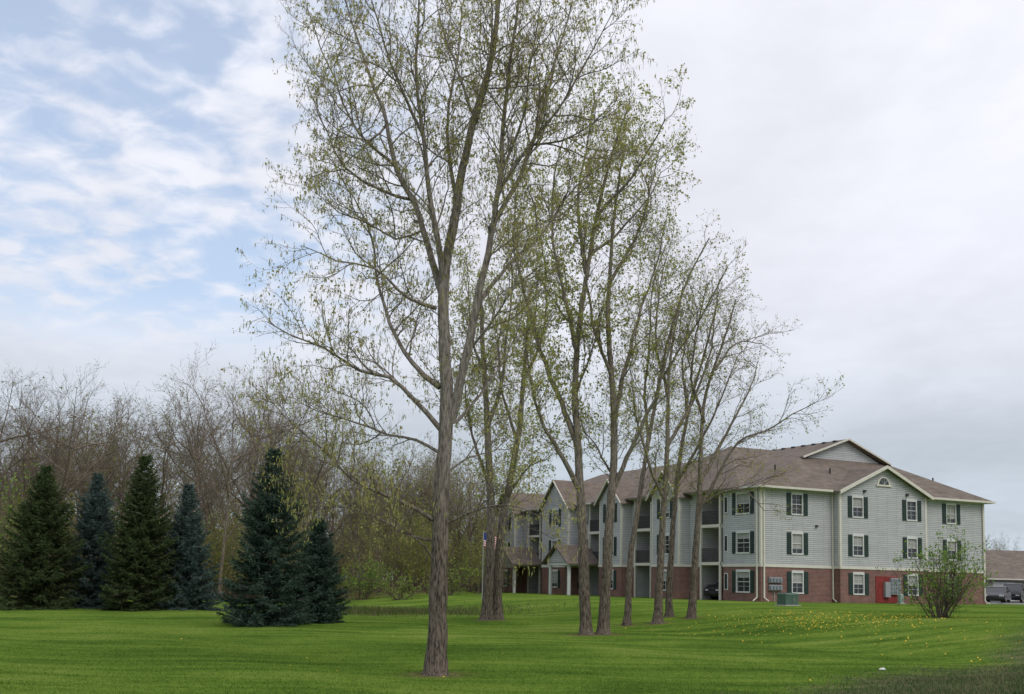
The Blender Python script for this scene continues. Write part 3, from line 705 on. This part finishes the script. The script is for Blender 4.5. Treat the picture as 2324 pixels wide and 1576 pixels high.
# ------------------------------------------------------------------ spruces
def spruce(name, base, h, rad, seed, mat, woodm):
    r = np.random.default_rng(seed)
    z = .10; starts = []
    wood = Tree(seed)
    wood.tube([np.array([0, 0, -.1]), np.array([0, 0, h * .5]), np.array([0, 0, h * .985])], [h * .02, h * .012, .01], 8)
    lob = r.uniform(0, 6.28, 3)
    while z < h * .985:
        f = z / h
        Rz = rad * (1 - f) ** .84 * min(1, .86 + f * 1.2) + .03
        nb = 15 if f < .7 else 9
        off = r.random() * 6.28; tier = r.uniform(.84, 1.10)
        for i in range(nb):
            az = off + i * 6.283 / nb + r.normal(0, .16)
            L = max(.12, Rz * tier * r.uniform(.62, 1.2) * (1 + .10 * math.sin(2 * az + lob[0] + f * 5) + .08 * math.sin(5 * az + lob[1] + f * 11)))
            dirr = np.array([math.cos(az), math.sin(az), 0]); side = np.array([-dirr[1], dirr[0], 0])
            m = max(4, int(L / .085)); s = np.linspace(.12, 1, m)
            el = .6 * (f - .25)
            zz = z + L * (s * el - .24 * s * (1 - f) + .28 * s ** 3) + (0.02 * np.sin(s * 9 + az)) + r.normal(0, .04)
            P = dirr[None] * (s * L)[:, None]; P[:, 2] = np.maximum(zz, .05)
            if L > .5: wood.tube(P[:: max(1, m // 4)], np.linspace(.018, .006, len(P[:: max(1, m // 4)])), 3)
            for sd2 in (-1, 1, 0):
                tl = np.minimum(.14 + .38 * L * (1 - s) ** .8 + .04, .5) * r.uniform(.6, 1.2, m)
                if sd2 == 0: tl = tl * .6
                a = dirr[None] * r.uniform(.6, .9, m)[:, None] + side[None] * sd2 * r.uniform(.5, .9, m)[:, None]
                a[:, 2] += r.normal(-.08 if sd2 else -.4, .2, m)
                a /= np.linalg.norm(a, axis=1)[:, None]
                starts.append(np.hstack([P, a, tl[:, None]]))
        z += (.17 + .09 * (1 - f)) * r.uniform(.7, 1.3) * h / 7
    S = np.vstack(starts); p = S[:, :3]; a = S[:, 3:6]; L = S[:, 6:7]; n = len(S)
    V = []
    for k in range(2):
        b_ = np.cross(a, r.normal(0, 1, (n, 3)) + (np.array([0, 0, 2.5]) if k == 0 else 0)); b_ /= np.linalg.norm(b_, axis=1)[:, None] + 1e-9
        wd = .028
        V.append(np.stack([p, p + a * L * .4 + b_ * wd, p + a * L, p + a * L * .4 - b_ * wd], 1).reshape(-1, 3))
    for k in range(5):
        t = r.random((n, 1)); q = p + a * L * t
        b_ = a * .7 + r.normal(0, .75, (n, 3)); b_ /= np.linalg.norm(b_, axis=1)[:, None]
        c = np.cross(b_, r.normal(0, 1, (n, 3))); c /= np.linalg.norm(c, axis=1)[:, None] + 1e-9
        l2 = r.uniform(.05, .12, (n, 1))
        V.append(np.stack([q, q + b_ * l2 * .5 + c * .012, q + b_ * l2, q + b_ * l2 * .5 - c * .012], 1).reshape(-1, 3))
    V = np.vstack(V); Q = np.arange(len(V)).reshape(-1, 4)
    par = empty(name, base)
    obj("needles", np_mesh(name + "_needles", V, Q, None, mat), par)
    obj("trunk_and_branches", np_mesh(name + "_wood", np.vstack(wood.V), np.vstack(wood.Q), None, woodm, smooth=True), par)
sp_green = leaf_mat("spruce_green_needles", [(0, (.038, .060, .028)), (.6, (.075, .11, .045)), (1, (.15, .19, .075))], .15)
sp_blue = leaf_mat("spruce_blue_needles", [(0, (.045, .074, .066)), (.6, (.10, .145, .13)), (1, (.19, .255, .235))], .15)
sp_dk = leaf_mat("spruce_dark_needles", [(0, (.032, .058, .040)), (.6, (.068, .108, .078)), (1, (.14, .20, .15))], .15)
for k, (px, by, top, hw, m_) in enumerate([(85, 1381, 1056, 108, sp_green), (205, 1380, 1076, 88, sp_blue), (312, 1385, 1026, 100, sp_green), (415, 1383, 1100, 84, sp_blue),
                                            (606, 1417, 1020, 116, sp_dk), (714, 1413, 1176, 78, sp_dk)]):
    g0 = ground(px, by); D = g0[1]
    spruce("spruce_tree", g0, at(px, top, D)[2] - g0[2], hw / F * D, 300 + k, m_, bark_mid)

# ------------------------------------------------------------------ apartment building
M_side = tiled("grey_siding", [(.53, .535, .53), (.47, .475, .475)], (.29, .295, .30), 1.9, .14, .020, .6, .6, .06)
M_brick = tiled("red_brick", [(.23, .085, .065), (.14, .06, .05)], (.28, .23, .20), .26, .09, .012, .85, .4, .15)
M_roof = tiled("brown_shingles", [(.215, .172, .14), (.15, .122, .10)], (.12, .098, .085), .5, .09, .008, .95, .3, .14)
M_cream = simple("cream_trim", (.64, .61, .52), .5, .06)
M_white = simple("white_frame", (.62, .62, .60), .45, .04)
M_shut = simple("dark_green_shutter", (.022, .042, .036), .5, .1)
M_dark = simple("dark_interior", (.03, .03, .032), .7, .3)
M_blind = simple("window_blinds", (.34, .34, .32), .7, .1, 2.)
M_metal = simple("grey_metal", (.30, .31, .32), .5, .1, 5., 0, .2)
M_meter = simple("meter_housing", (.24, .26, .29), .4, .2, 9., 0, .2)
M_pgreen = simple("pale_green_cabinet", (.28, .38, .32), .5, .08)
M_tgreen = simple("transformer_green", (.07, .12, .09), .5, .12)
M_red = simple("red_painted_panel", (.22, .03, .025), .7, .25)
M_conc = simple("concrete", (.38, .37, .35), .9, .12, 4.)
M_rail = simple("dark_railing", (.05, .05, .05), .5)
gm_, ntg, og = new_mat("window_glass")
bgl = N(ntg, 'ShaderNodeBsdfPrincipled'); bgl.inputs['Base Color'].default_value = (.03, .035, .04, 1); bgl.inputs['Roughness'].default_value = .06; bgl.inputs['Specular IOR Level'].default_value = .6
ntg.links.new(bgl.outputs[0], og.inputs[0]); M_glass = gm_

Cb = at(1727, 1365, 77.0); Cb[2] = .62
BR = math.radians(27.0)
B = Bag()
ZE = 7.95; ZB = 2.42
def fmap(o, d):
    n = (d[1], -d[0])
    return lambda s, off, z: (o[0] + d[0] * s + n[0] * off, o[1] + d[1] * s + n[1] * off, z)
def fbox(part, mat, f, s0, s1, o0, o1, z0, z1):
    b = [f(s0, o0, z0), f(s1, o0, z0), f(s1, o1, z0), f(s0, o1, z0)]
    t = [f(s0, o0, z1), f(s1, o0, z1), f(s1, o1, z1), f(s0, o1, z1)]
    B.hexa(part, mat, b, t)
def wall(o, d, L, wins, z_levels=((-.3, ZB, None), (ZB, ZE, None)), shutters=True, band=True):
    f = fmap(o, d)
    for (z0, z1, mm) in z_levels:
        mat = mm or (M_brick if z0 < ZB - .01 else M_side)
        op = [(s - w_ / 2, s + w_ / 2, zc - h_ / 2, zc + h_ / 2) for s, zc, w_, h_ in wins if z0 < zc < z1]
        ss = sorted(set([0, L] + [v for q in op for v in q[:2]])); zs = sorted(set([z0, z1] + [v for q in op for v in q[2:]]))
        for i in range(len(ss) - 1):
            for j in range(len(zs) - 1):
                cs = (ss[i] + ss[i + 1]) / 2; cz = (zs[j] + zs[j + 1]) / 2
                if any(q[0] < cs < q[1] and q[2] < cz < q[3] for q in op): continue
                B.poly("walls", mat, [f(ss[i], 0, zs[j]), f(ss[i + 1], 0, zs[j]), f(ss[i + 1], 0, zs[j + 1]), f(ss[i], 0, zs[j + 1])])
    for s, zc, w_, h_ in wins:
        window(f, s, zc, w_, h_, shutters)
    if band:
        fbox("trim_band", M_cream, f, -.01, L + .01, -.02, .05, ZB - .02, ZB + .16)
def window(f, s, zc, w_, h_, shutters=True):
    s0, s1, z0, z1 = s - w_ / 2, s + w_ / 2, zc - h_ / 2, zc + h_ / 2
    t = .05
    fbox("window_frames", M_white, f, s0 - .03, s0 + t, -.12, .03, z0 + t, z1 - t)
    fbox("window_frames", M_white, f, s1 - t, s1 + .03, -.12, .03, z0 + t, z1 - t)
    fbox("window_frames", M_white, f, s0 - .03, s1 + .03, -.12, .035, z1 - t, z1 + .14)
    fbox("window_frames", M_white, f, s0 - .03, s1 + .03, -.12, .055, z0 - .05, z0 + t)
    fbox("window_frames", M_white, f, s0 + t, s1 - t, -.10, -.03, zc - .022, zc + .022)
    fbox("window_frames", M_white, f, s - .010, s + .010, -.075, -.055, z0 + t, z1 - t)
    for zz in (zc - h_ * .22, zc + h_ * .22):
        fbox("window_frames", M_white, f, s0 + t, s1 - t, -.073, -.057, zz - .008, zz + .008)
    fbox("window_glass", M_glass, f, s0 + t, s1 - t, -.095, -.08, z0 + t, z1 - t)
    hh = random.choice([0, .3, .5, .5, .8]) * h_
    if hh > .1:
        fbox("window_blinds", M_blind, f, s0 + t + .01, s1 - t - .01, -.0785, -.0765, z1 - t - hh * .9, z1 - t)
    if shutters:
        for a0, a1 in ((s0 - .44, s0 - .05), (s1 + .05, s1 + .44)):
            fbox("shutters", M_shut, f, a0, a1, 0.002, .05, z0 - .04, z1 + .06)
            k = z0 + .05
            while k < z1 - .05:
                if abs(k - zc) > .08: fbox("shutters", M_shut, f, a0 + .05, a1 - .05, .05, .062, k, k + .045)
                k += .09
ZR = [1.35, 4.08, 6.85]; WW, WH = 1.02, 1.44
UL = 22.1; U1 = 6.55; U2 = 15.1
wall((0, 0), (1, 0), U1, [(3.25, z, WW, WH) for z in ZR])
wall((U1, -.7), (1, 0), U2 - U1, [(1.72, z, WW, WH) for z in ZR] + [(7.05, z, WW, WH) for z in ZR])
wall((U1, 0), (0, -1), .7, [])
wall((U2, -.7), (0, 1), .7, [])
wall((U2, 0), (1, 0), UL - U2, [(18.5 - U2, z, WW, WH) for z in ZR])
wall((UL, 0), (0, 1), 22, [(4, z, WW, WH) for z in ZR])
def cboard(x, y, s=.09):
    B.box("corner_boards", M_cream, x - s, x + s, y - s, y + s, ZB + .17, ZE)
for x, y in [(0.06, 0.06), (U1 + .06, -.64), (U2 - .06, -.64), (UL - .06, .06)]: cboard(x, y)
VL = 40.
rec = [(4.2, 6.6), (13.0, 15.4), (20.2, 22.6), (31.4, 33.8)]
bays = [(8.2, 11.8), (16.2, 19.6), (24.8, 29.6), (35.2, 39.)]
edges = sorted([e for r_ in rec for e in r_] + [e for r_ in bays for e in r_] + [0, VL])
for a0, a1 in zip(edges[:-1], edges[1:]):
    if (a0, a1) in rec:
        dp = 6.5 if a0 < 5 else 1.9
        f = fmap((dp, a1), (0, -1)); L = a1 - a0
        B.poly("walls", M_side, [f(0, 0, 0), f(L, 0, 0), f(L, 0, ZE), f(0, 0, ZE)])
        B.poly("walls", M_side, [(0, a0, 0), (dp, a0, 0), (dp, a0, ZE), (0, a0, ZE)])
        B.poly("walls", M_side, [(0, a1, 0), (dp, a1, 0), (dp, a1, ZE), (0, a1, ZE)])
        for k in range(3):
            zf = k * 2.74
            fbox("patio_doors", M_glass, f, .3, L - .3, .02, .06, zf + .08, zf + 2.1)
            fbox("patio_doors", M_white, f, .2, L - .2, .01, .05, zf + 2.1, zf + 2.2)
            if k:
                B.box("balconies", M_cream, -.25, dp - .02, a0 + .01, a1 - .01, zf - .22, zf)
                B.box("balconies", M_rail, -.22, -.17, a0 + .01, a1 - .01, zf + .95, zf + 1.0)
                y_ = a0 + .1
                while y_ < a1:
                    B.box("balconies", M_rail, -.21, -.18, y_, y_ + .03, zf, zf + .95); y_ += .11
        for yy in (a0 + .07, a1 - .07): B.box("balconies", M_cream, -.26, -.12, yy - .06, yy + .06, 0, ZE)
    elif (a0, a1) in bays:
        px_ = -1.0; L = a1 - a0; c = (a0 + a1) / 2
        wall((px_, a1), (0, -1), L, [(L / 2, z, 1.2, WH) for z in ZR])
        wall((0, a1), (-1, 0), 1.0, []); wall((px_, a0), (1, 0), 1.0, [])
        zp = ZE + L * .48
        B.poly("walls", M_side, [(px_, a1, ZE), (px_, a0, ZE), (px_, c, zp)])
        for s_ in (-1, 1):
            e = c + s_ * (L / 2 + .35); ze = ZE - .35 * .96
            B.slab("roof", M_roof, [(px_ - .35, e, ze), (6, e, ze), (6, c, zp + .05), (px_ - .35, c, zp + .05)], .1)
            B.hexa("gable_trim", M_cream, [(px_ - .38, e, ze - .10), (px_ - .30, e, ze - .10), (px_ - .30, c, zp - .06), (px_ - .38, c, zp - .06)],
                   [(px_ - .38, e, ze + .03), (px_ - .30, e, ze + .03), (px_ - .30, c, zp + .08), (px_ - .38, c, zp + .08)])
        cboard(px_ + .06, a0 + .06, .07); cboard(px_ + .06, a1 - .06, .07)
    else:
        L = a1 - a0; f0 = (0, a1)
        wins = []
        if a0 == 0: wins = [(L - 1.9, z, 1.5, WH) for z in ZR]
        elif L > 1.7: wins = [(L / 2, z, 1.0, WH) for z in ZR]
        wall(f0, (0, -1), L, wins)
        if a0 == 0:
            f = fmap(f0, (0, -1))
            for z in ZR:
                fbox("window_frames", M_white, f, .22, .62, .003, .05, z - .6, z + .6)
                fbox("window_glass", M_glass, f, .28, .56, .05, .056, z - .54, z + .54)
for c in (22.9, 33.0):
    for yy in (c - 1.6, c + 1.6): B.cyl("porch_columns", M_white, (-2.9, yy), .16, -.1, 2.5)
    B.box("porch_beam", M_white, -3.1, -1.0, c - 1.9, c + 1.9, 2.5, 2.75)
    for s_ in (-1, 1):
        B.slab("porch_roof", M_roof, [(-3.5, c + s_ * 2.3, 2.7), (.0, c + s_ * 2.3, 2.7), (.0, c, 4.3), (-3.5, c, 4.3)], .12)
    B.poly("porch_gable", M_side, [(-3.15, c - 1.9, 2.76), (-3.15, c + 1.9, 2.76), (-3.15, c, 4.0)])
B.poly("walls", M_side, [(0, VL, 0), (UL, VL, 0), (UL, VL, ZE), (0, VL, ZE)])
B.poly("walls", M_side, [(UL, 22, 0), (UL, VL, 0), (UL, VL, ZE), (UL, 22, ZE)])
E = .5; z0 = ZE + .05; zr = 12.6; ur = 12.0; vg = 4.4
gl_u, gr_u = 7.4, 16.4; zg = z0 + (zr - z0) * (gl_u + E) / (ur + E)
B.slab("roof", M_roof, [(-E, -E, z0), (UL + E, -E, z0), (gr_u, vg, zg), (gl_u, vg, zg)], .15)
B.slab("roof", M_roof, [(-E, -E, z0), (gl_u, vg, zg), (gl_u, VL + E, zg), (-E, VL + E, z0)], .15)
B.slab("roof", M_roof, [(gl_u, vg - .45, zg), (ur, vg - .45, zr), (ur, VL + E, zr), (gl_u, VL + E, zg)], .15)
B.slab("roof", M_roof, [(UL + E, -E, z0), (UL + E, VL + E, z0), (gr_u, VL + E, zg), (gr_u, vg, zg)], .15)
B.slab("roof", M_roof, [(ur, vg - .45, zr), (gr_u, vg - .45, zg), (gr_u, VL + E, zg), (ur, VL + E, zr)], .15)
B.poly("upper_gable", M_side, [(gl_u + .1, vg, zg - .3), (gr_u - .1, vg, zg - .3), (ur, vg, zr - .1)])
for (ua, ub) in ((gl_u, ur), (gr_u, ur)):
    B.hexa("gable_trim", M_cream, [(ua, vg - .49, zg - .11), (ua, vg - .41, zg - .11), (ub, vg - .41, zr - .10), (ub, vg - .49, zr - .10)],
           [(ua, vg - .49, zg + .03), (ua, vg - .41, zg + .03), (ub, vg - .41, zr + .04), (ub, vg - .49, zr + .04)])
B.slab("roof", M_roof, [(-.7, 1.6, z0 - .03), (6.2, 11.2, 12.3), (-.7, 21.5, z0 - .03)], .12)
B.slab("roof", M_roof, [(-.7, 1.6, z0 - .03), (13, 1.6, z0 - .03), (13, 11.2, 12.3), (6.2, 11.2, 12.3)], .12)
B.slab("roof", M_roof, [(-.7, 21.5, z0 - .03), (6.2, 11.2, 12.3), (13, 11.2, 12.3), (13, 21.5, z0 - .03)], .12)
B.slab("roof", M_roof, [(UL + E + .1, 1.6, z0 - .03), (UL + E + .1, 18.5, z0 - .03), (17.5, 10, 11.6)], .12)
B.slab("roof", M_roof, [(UL + E + .1, 1.6, z0 - .03), (17.5, 10, 11.6), (11, 10, 11.6), (11, 1.6, z0 - .03)], .12)
bc = (U1 + U2) / 2; hw = (U2 - U1) / 2; sl = .45; zp = ZE + hw * sl
B.poly("walls", M_side, [(U1, -.7, ZE), (U2, -.7, ZE), (bc, -.7, zp)])
for s_ in (-1, 1):
    e = bc + s_ * (hw + .3); ze = ZE - .3 * sl
    B.slab("roof", M_roof, [(e, -1.1, ze + .1), (bc, -1.1, zp + .1), (bc, 4.2, zp + .1), (e, 4.2, ze + .1)], .1)
    B.hexa("gable_trim", M_cream, [(e, -1.16, ze - .11), (e, -1.06, ze - .11), (bc, -1.06, zp - .09), (bc, -1.16, zp - .09)],
           [(e, -1.16, ze + .13), (e, -1.06, ze + .13), (bc, -1.06, zp + .14), (bc, -1.16, zp + .14)])
n = 10; zc_ = ZE + .62; rr = .55
outer = [(bc + (rr + .1) * math.cos(math.pi * i / n), -.74, zc_ + (rr + .1) * math.sin(math.pi * i / n)) for i in range(n + 1)]
B.hexa("fan_window", M_cream, [(p[0], -.703, p[2]) for p in outer], outer)
inn = [(bc + (rr - .08) * math.cos(math.pi * i / n), -.77, zc_ + .07 + (rr - .08) * math.sin(math.pi * i / n)) for i in range(n + 1)]
B.hexa("fan_window", M_glass, [(p[0], -.745, p[2]) for p in inn], inn)
for a_ in (45, 90, 135):
    B.rod("fan_window", M_white, (bc, -.78, zc_ + .07), (bc + .45 * math.cos(math.radians(a_)), -.78, zc_ + .07 + .45 * math.sin(math.radians(a_))), .015, 5)
B.box("fan_window", M_cream, bc - .75, bc + .75, -.80, -.71, zc_ - .08, zc_ + .04)
B.box("soffit", M_cream, -E + .06, UL + E - .06, -E + .06, VL + E - .06, ZE - .13, ZE - .11)
for (x0, x1) in ((-E - .12, U1 - .5), (U2 + .5, UL + E + .12)):
    B.box("gutter", M_cream, x0, x1, -E - .13, -E + .0, ZE - .11, ZE + .04)
B.box("gutter", M_cream, -E - .13, -E - .0, -E, 7.4, ZE - .11, ZE + .035)
for (y0, y1) in ((12.4, 15.7), (20.2, 24.2), (30.2, 34.6)): B.box("gutter", M_cream, -E - .13, -E, y0, y1, ZE - .11, ZE + .035)
B.box("gutter", M_cream, UL + E, UL + E + .13, -E, 20, ZE - .11, ZE + .035)
def spout(x, y, nx_, ny_):
    B.box("downspouts", M_cream, x - .05, x + .05, y - .04, y + .04, .25, ZE - .1)
    B.rod("downspouts", M_cream, (x, y, .28), (x + nx_ * .35, y + ny_ * .35, .05), .045)
spout(.22, -.08, .3, -1); spout(-.10, .3, -1, 0); spout(U1 - .1, -.08, 0, -1); spout(U2 + .12, -.08, 0, -1); spout(UL - .2, -.08, .3, -1); spout(UL + .1, .3, 1, 0)
v_ = vg + .4
while v_ < 15:
    B.box("ridge_vents", M_dark, ur - .62, ur - .34, v_, v_ + .3, zr - .25, zr - .08); v_ += 1.2
B.cyl("roof_pipe", M_dark, (8.2, 2.0), .06, 9.0, 9.9); B.cyl("roof_pipe", M_dark, (19.5, 2.6), .06, 9, 9.9)
B.cyl("roof_pipe", M_dark, (3.5, 2.6), .06, 9, 9.9)
f = fmap((0, 0), (1, 0))
for row in range(2):
    fbox("meter_bank", M_metal, f, .62, 1.75, .003, .16, .78 + row * .52, 1.18 + row * .52)
    for k in range(4): fbox("meter_bank", M_meter, f, .68 + k * .27, .88 + k * .27, .16, .26, .82 + row * .52, 1.10 + row * .52)
fbox("meter_bank", M_metal, f, 1.1, 1.16, .003, .06, .0, .78)
f = fmap((0, -.7), (1, 0))
fo = U1  # the bay facade starts at U1, so panel offsets below are measured from it
f = fmap((0, -.7), (1, 0))
fbox("meter_panel", M_red, f, 9.9, 12.0, .003, .05, .05, 1.95)
fbox("meter_panel", M_metal, f, 10.6, 11.1, .05, .28, .45, 1.55)
fbox("meter_panel", M_metal, f, 11.2, 12.2, .052, .22, .65, 1.85)
for i in range(4):
    for j in range(4): fbox("meter_panel", M_meter, f, 11.25 + i * .235, 11.41 + i * .235, .22, .27, .74 + j * .28, .90 + j * .28)
for (xx, zz) in ((8.9, 8.05), (13.1, 8.0)):
    fbox("wall_lamps", M_rail, f, xx - .1, xx + .1, .003, .16, zz - .1, zz + .08)
fbox("wall_lamps", M_rail, fmap((0, 0), (1, 0)), 4.9, 5.08, .003, .14, 5.3, 5.45)
B.box("foundation_slab", M_conc, -1.15, UL + .04, -.72, VL, -.4, -.02)
apt = empty("apartment_building", tuple(Cb), BR)
B.build(apt)
def world_of(u, v):
    return (Cb[0] + u * math.cos(BR) - v * math.sin(BR), Cb[1] + u * math.sin(BR) + v * math.cos(BR))

# ------------------------------------------------------------------ utilities
def cabinet(name, px, py, w_, d_, h_, mat, pad=True):
    g0 = ground(px, py); e = empty(name, tuple(g0), BR); b = Bag()
    if pad: b.box("pad", M_conc, -w_ / 2 - .1, w_ / 2 + .1, -d_ / 2 - .1, d_ / 2 + .1, -.1, .05)
    b.box("body", mat, -w_ / 2, w_ / 2, -d_ / 2, d_ / 2, .05, h_ * .86)
    b.hexa("lid", mat, [(-w_ / 2 - .03, -d_ / 2 - .03, h_ * .86), (w_ / 2 + .03, -d_ / 2 - .03, h_ * .86), (w_ / 2 + .03, d_ / 2 + .03, h_ * .86), (-w_ / 2 - .03, d_ / 2 + .03, h_ * .86)],
           [(-w_ / 2 + .03, -d_ / 2 + .06, h_), (w_ / 2 - .03, -d_ / 2 + .06, h_), (w_ / 2 - .03, d_ / 2 - .03, h_), (-w_ / 2 + .03, d_ / 2 - .03, h_)])
    b.box("door_seam", M_dark, -.012, .012, -d_ / 2 - .006, -d_ / 2 + .01, .12, h_ * .8)
    b.box("latch", M_metal, .05, .12, -d_ / 2 - .04, -d_ / 2, h_ * .4, h_ * .5)
    b.build(e, .012)
cabinet("electrical_transformer", 1788, 1375, .95, .75, .72, M_tgreen)
cabinet("utility_cabinet", 1977, 1369, .30, .28, .75, M_pgreen)
cabinet("utility_cabinet", 2044, 1371, .30, .28, .7, M_pgreen)

# ------------------------------------------------------------------ cars
def paintm(name, c): return simple(name, c, .25, .02, 3, 0, .2, .6)
M_tyre = simple("tyre_rubber", (.02, .02, .02), .9); M_rim = simple("alloy_rim", (.35, .35, .36), .3, .05, 5, 0, .8)
M_light = simple("lamp_glass", (.6, .6, .58), .2); M_tail = simple("tail_lamp", (.35, .02, .02), .3)
def car(name, loc, rz, paint, suv=False):
    e = empty(name, loc, rz); b = Bag(); h = .22 if suv else 0
    wl = 1.8 + h * .3
    low = [(-2.25, .32), (-2.3, .55), (-2.25, .88 + h), (-1.9, .98 + h), (1.0, .98 + h), (1.9, .86 + h), (2.25, .70 + h * .6), (2.3, .45), (2.2, .26), (1.85, .24)]
    def arch(cx): return [(cx + .37 * math.cos(a), .33 + .37 * math.sin(a)) for a in np.linspace(0, math.pi, 8)]
    prof = low[:-1] + arch(1.42) + arch(-1.4)
    y = wl / 2
    b.hexa("body", paint, [(p[0], -y, p[1]) for p in prof], [(p[0], y, p[1]) for p in prof])
    zt = 1.43 + h * 1.6; zb = .96 + h
    cab = [(-1.75 if not suv else -2.15, zb), (-1.15 if not suv else -1.95, zt - .03), (-.2, zt), (.35, zt - .04), (1.15, zb)]
    b.hexa("cabin_glass", M_glass, [(p[0], -y + (.06 if p[1] == zb else .2), p[1]) for p in cab], [(p[0], y - (.06 if p[1] == zb else .2), p[1]) for p in cab])
    rf = [cab[1], cab[2], cab[3]]
    b.hexa("roof", paint, [(p[0], -y + .19, p[1] - .02) for p in rf] + [(p[0], y - .19, p[1] - .02) for p in rf[::-1]], [(p[0], -y + .22, p[1] + .04) for p in rf] + [(p[0], y - .22, p[1] + .04) for p in rf[::-1]])
    for sy in (-1, 1):
        for xa, xb in ((cab[0], cab[1]), (cab[4], cab[3])):
            b.rod("pillars", paint, (xa[0], sy * (y - .07), xa[1]), (xb[0], sy * (y - .2), xb[1]), .045)
        b.rod("pillars", paint, (-.25, sy * (y - .06), zb), (-.3, sy * (y - .2), zt - .02), .04)
        b.box("mirrors", paint, .75, .92, sy * (y + .06) - .07, sy * (y + .06) + .07, zb, zb + .14)
        for cx in (1.42, -1.4):
            b.rod("wheels", M_tyre, (cx, sy * (y - .2), .33), (cx, sy * (y + .005), .33), .33, 20)
            b.rod("rims", M_rim, (cx, sy * (y - .1), .33), (cx, sy * (y + .015), .33), .2, 14)
        b.box("headlamps", M_light, 2.12, 2.27, sy * .62 - .18, sy * .62 + .18, .62, .76)
        b.box("tail_lamps", M_tail, -2.31, -2.2, sy * .62 - .16, sy * .62 + .16, .66 + h, .84 + h)
    b.box("grille", M_dark, 2.2, 2.305, -.4, .4, .42, .6)
    b.build(e, .02)
g1 = ground(2262, 1371)
car("parked_car", tuple(g1), math.radians(240), paintm("charcoal_paint", (.035, .035, .045)))
g2 = ground(2312, 1369)
car("parked_suv", (g2[0], g2[1] + 1, g2[2]), math.radians(238), paintm("black_paint", (.012, .012, .014)), True)
q = world_of(2.2, 5.4)
car("parked_suv", (q[0], q[1], .62), math.radians(27 + 180), paintm("dark_paint", (.015, .016, .02)), True)

am = simple("asphalt", (.055, .055, .056), .9, .2, 6.)
lp = Bag(); pk = empty("parking_lot", (0, 0, 0))
z_ = float(Hh(45, 100)) + .03
lp.poly("asphalt_sheet", am, [(38.5, 92, z_), (110, 92, z_), (110, 128, z_), (36.5, 128, z_)])
lp.box("kerb", M_conc, 38.5, 110, 91.75, 92, z_ - .2, z_ + .1)
for k in range(12):
    lp.poly("bay_lines", M_white, [(42 + k * 2.8, 97, z_ + .005), (42.1 + k * 2.8, 97, z_ + .005), (42.1 + k * 2.8, 102, z_ + .005), (42 + k * 2.8, 102, z_ + .005)])
lp.build(pk)

M_beige = tiled("beige_siding", [(.42, .38, .32), (.40, .36, .30)], (.28, .25, .22), 2., .12, .015, .7, .3, .05)
nb = Bag()
nb.box("walls", M_beige, 0, 40, 0, 12, -.2, 2.5)
nb.slab("roof", M_roof, [(-.6, -.6, 2.5), (40.6, -.6, 2.5), (40.6, 6, 5.9), (-.6, 6, 5.9)], .15)
nb.slab("roof", M_roof, [(-.6, 12.6, 2.5), (-.6, 6, 5.9), (40.6, 6, 5.9), (40.6, 12.6, 2.5)], .15)
nb.poly("gable_end", M_beige, [(0.02, 0, 2.45), (0.02, 12, 2.45), (.02, 6, 5.6)])
for k in range(7):
    nb.box("garage_doors", M_white, 2 + k * 5, 4.6 + k * 5, -.06, -.01, 0, 2.1)
    for j in range(3): nb.box("door_grooves", M_beige, 2 + k * 5, 4.6 + k * 5, -.07, -.06, .5 + j * .5, .53 + j * .5)
    nb.box("windows", M_glass, 5.4 + k * 5, 6.3 + k * 5, -.05, -.01, 1.0, 2.0)
nb.box("gutter", M_cream, -.7, 40.7, -.72, -.6, 2.35, 2.5)
nl_ = at(2215, 1340, 125)
nb.build(empty("garage_building", (nl_[0], nl_[1], .62), math.radians(8)))

fb = ground(1094, 1362); fe = empty("american_flag", tuple(fb)); fg = Bag()
M_fr = simple("flag_red", (.45, .03, .04), .8); M_fw = simple("flag_white", (.75, .75, .75), .8); M_fb = simple("flag_blue", (.03, .05, .2), .8)
D = fb[1]; ztop = at(1094, 1205, D)[2] - fb[2]
fg.cyl("pole", M_metal, (0, 0), .03, 0, ztop, 8)
wv = lambda x: .08 * math.sin(x * 7)
for i in range(13):
    for k in range(12):
        x0 = .04 + k * .11; x1 = x0 + .11
        za = lambda x: ztop - .1 - i * .075 - x * .28; zb_ = lambda x: ztop - .1 - (i + 1) * .075 - x * .28
        m_ = M_fb if (i < 7 and k < 5) else (M_fr if i % 2 == 0 else M_fw)
        fg.poly("cloth", m_, [(x0, wv(x0), zb_(x0)), (x1, wv(x1), zb_(x1)), (x1, wv(x1), za(x1)), (x0, wv(x0), za(x0))])
fg.build(fe)

g0 = ground(2002, 1521); le = empty("litter", tuple(g0)); lb = Bag()
lb.hexa("paper_scrap", M_white, [(-.10, -.05, .01), (.09, -.06, .01), (.10, .05, .01), (-.08, .06, .01)], [(-.06, -.02, .05), (.05, -.03, .04), (.06, .03, .06), (-.03, .04, .04)])
lb.build(le)
print("TOTAL verts", sum(len(o.data.vertices) for o in bpy.data.objects if o.type == 'MESH'))
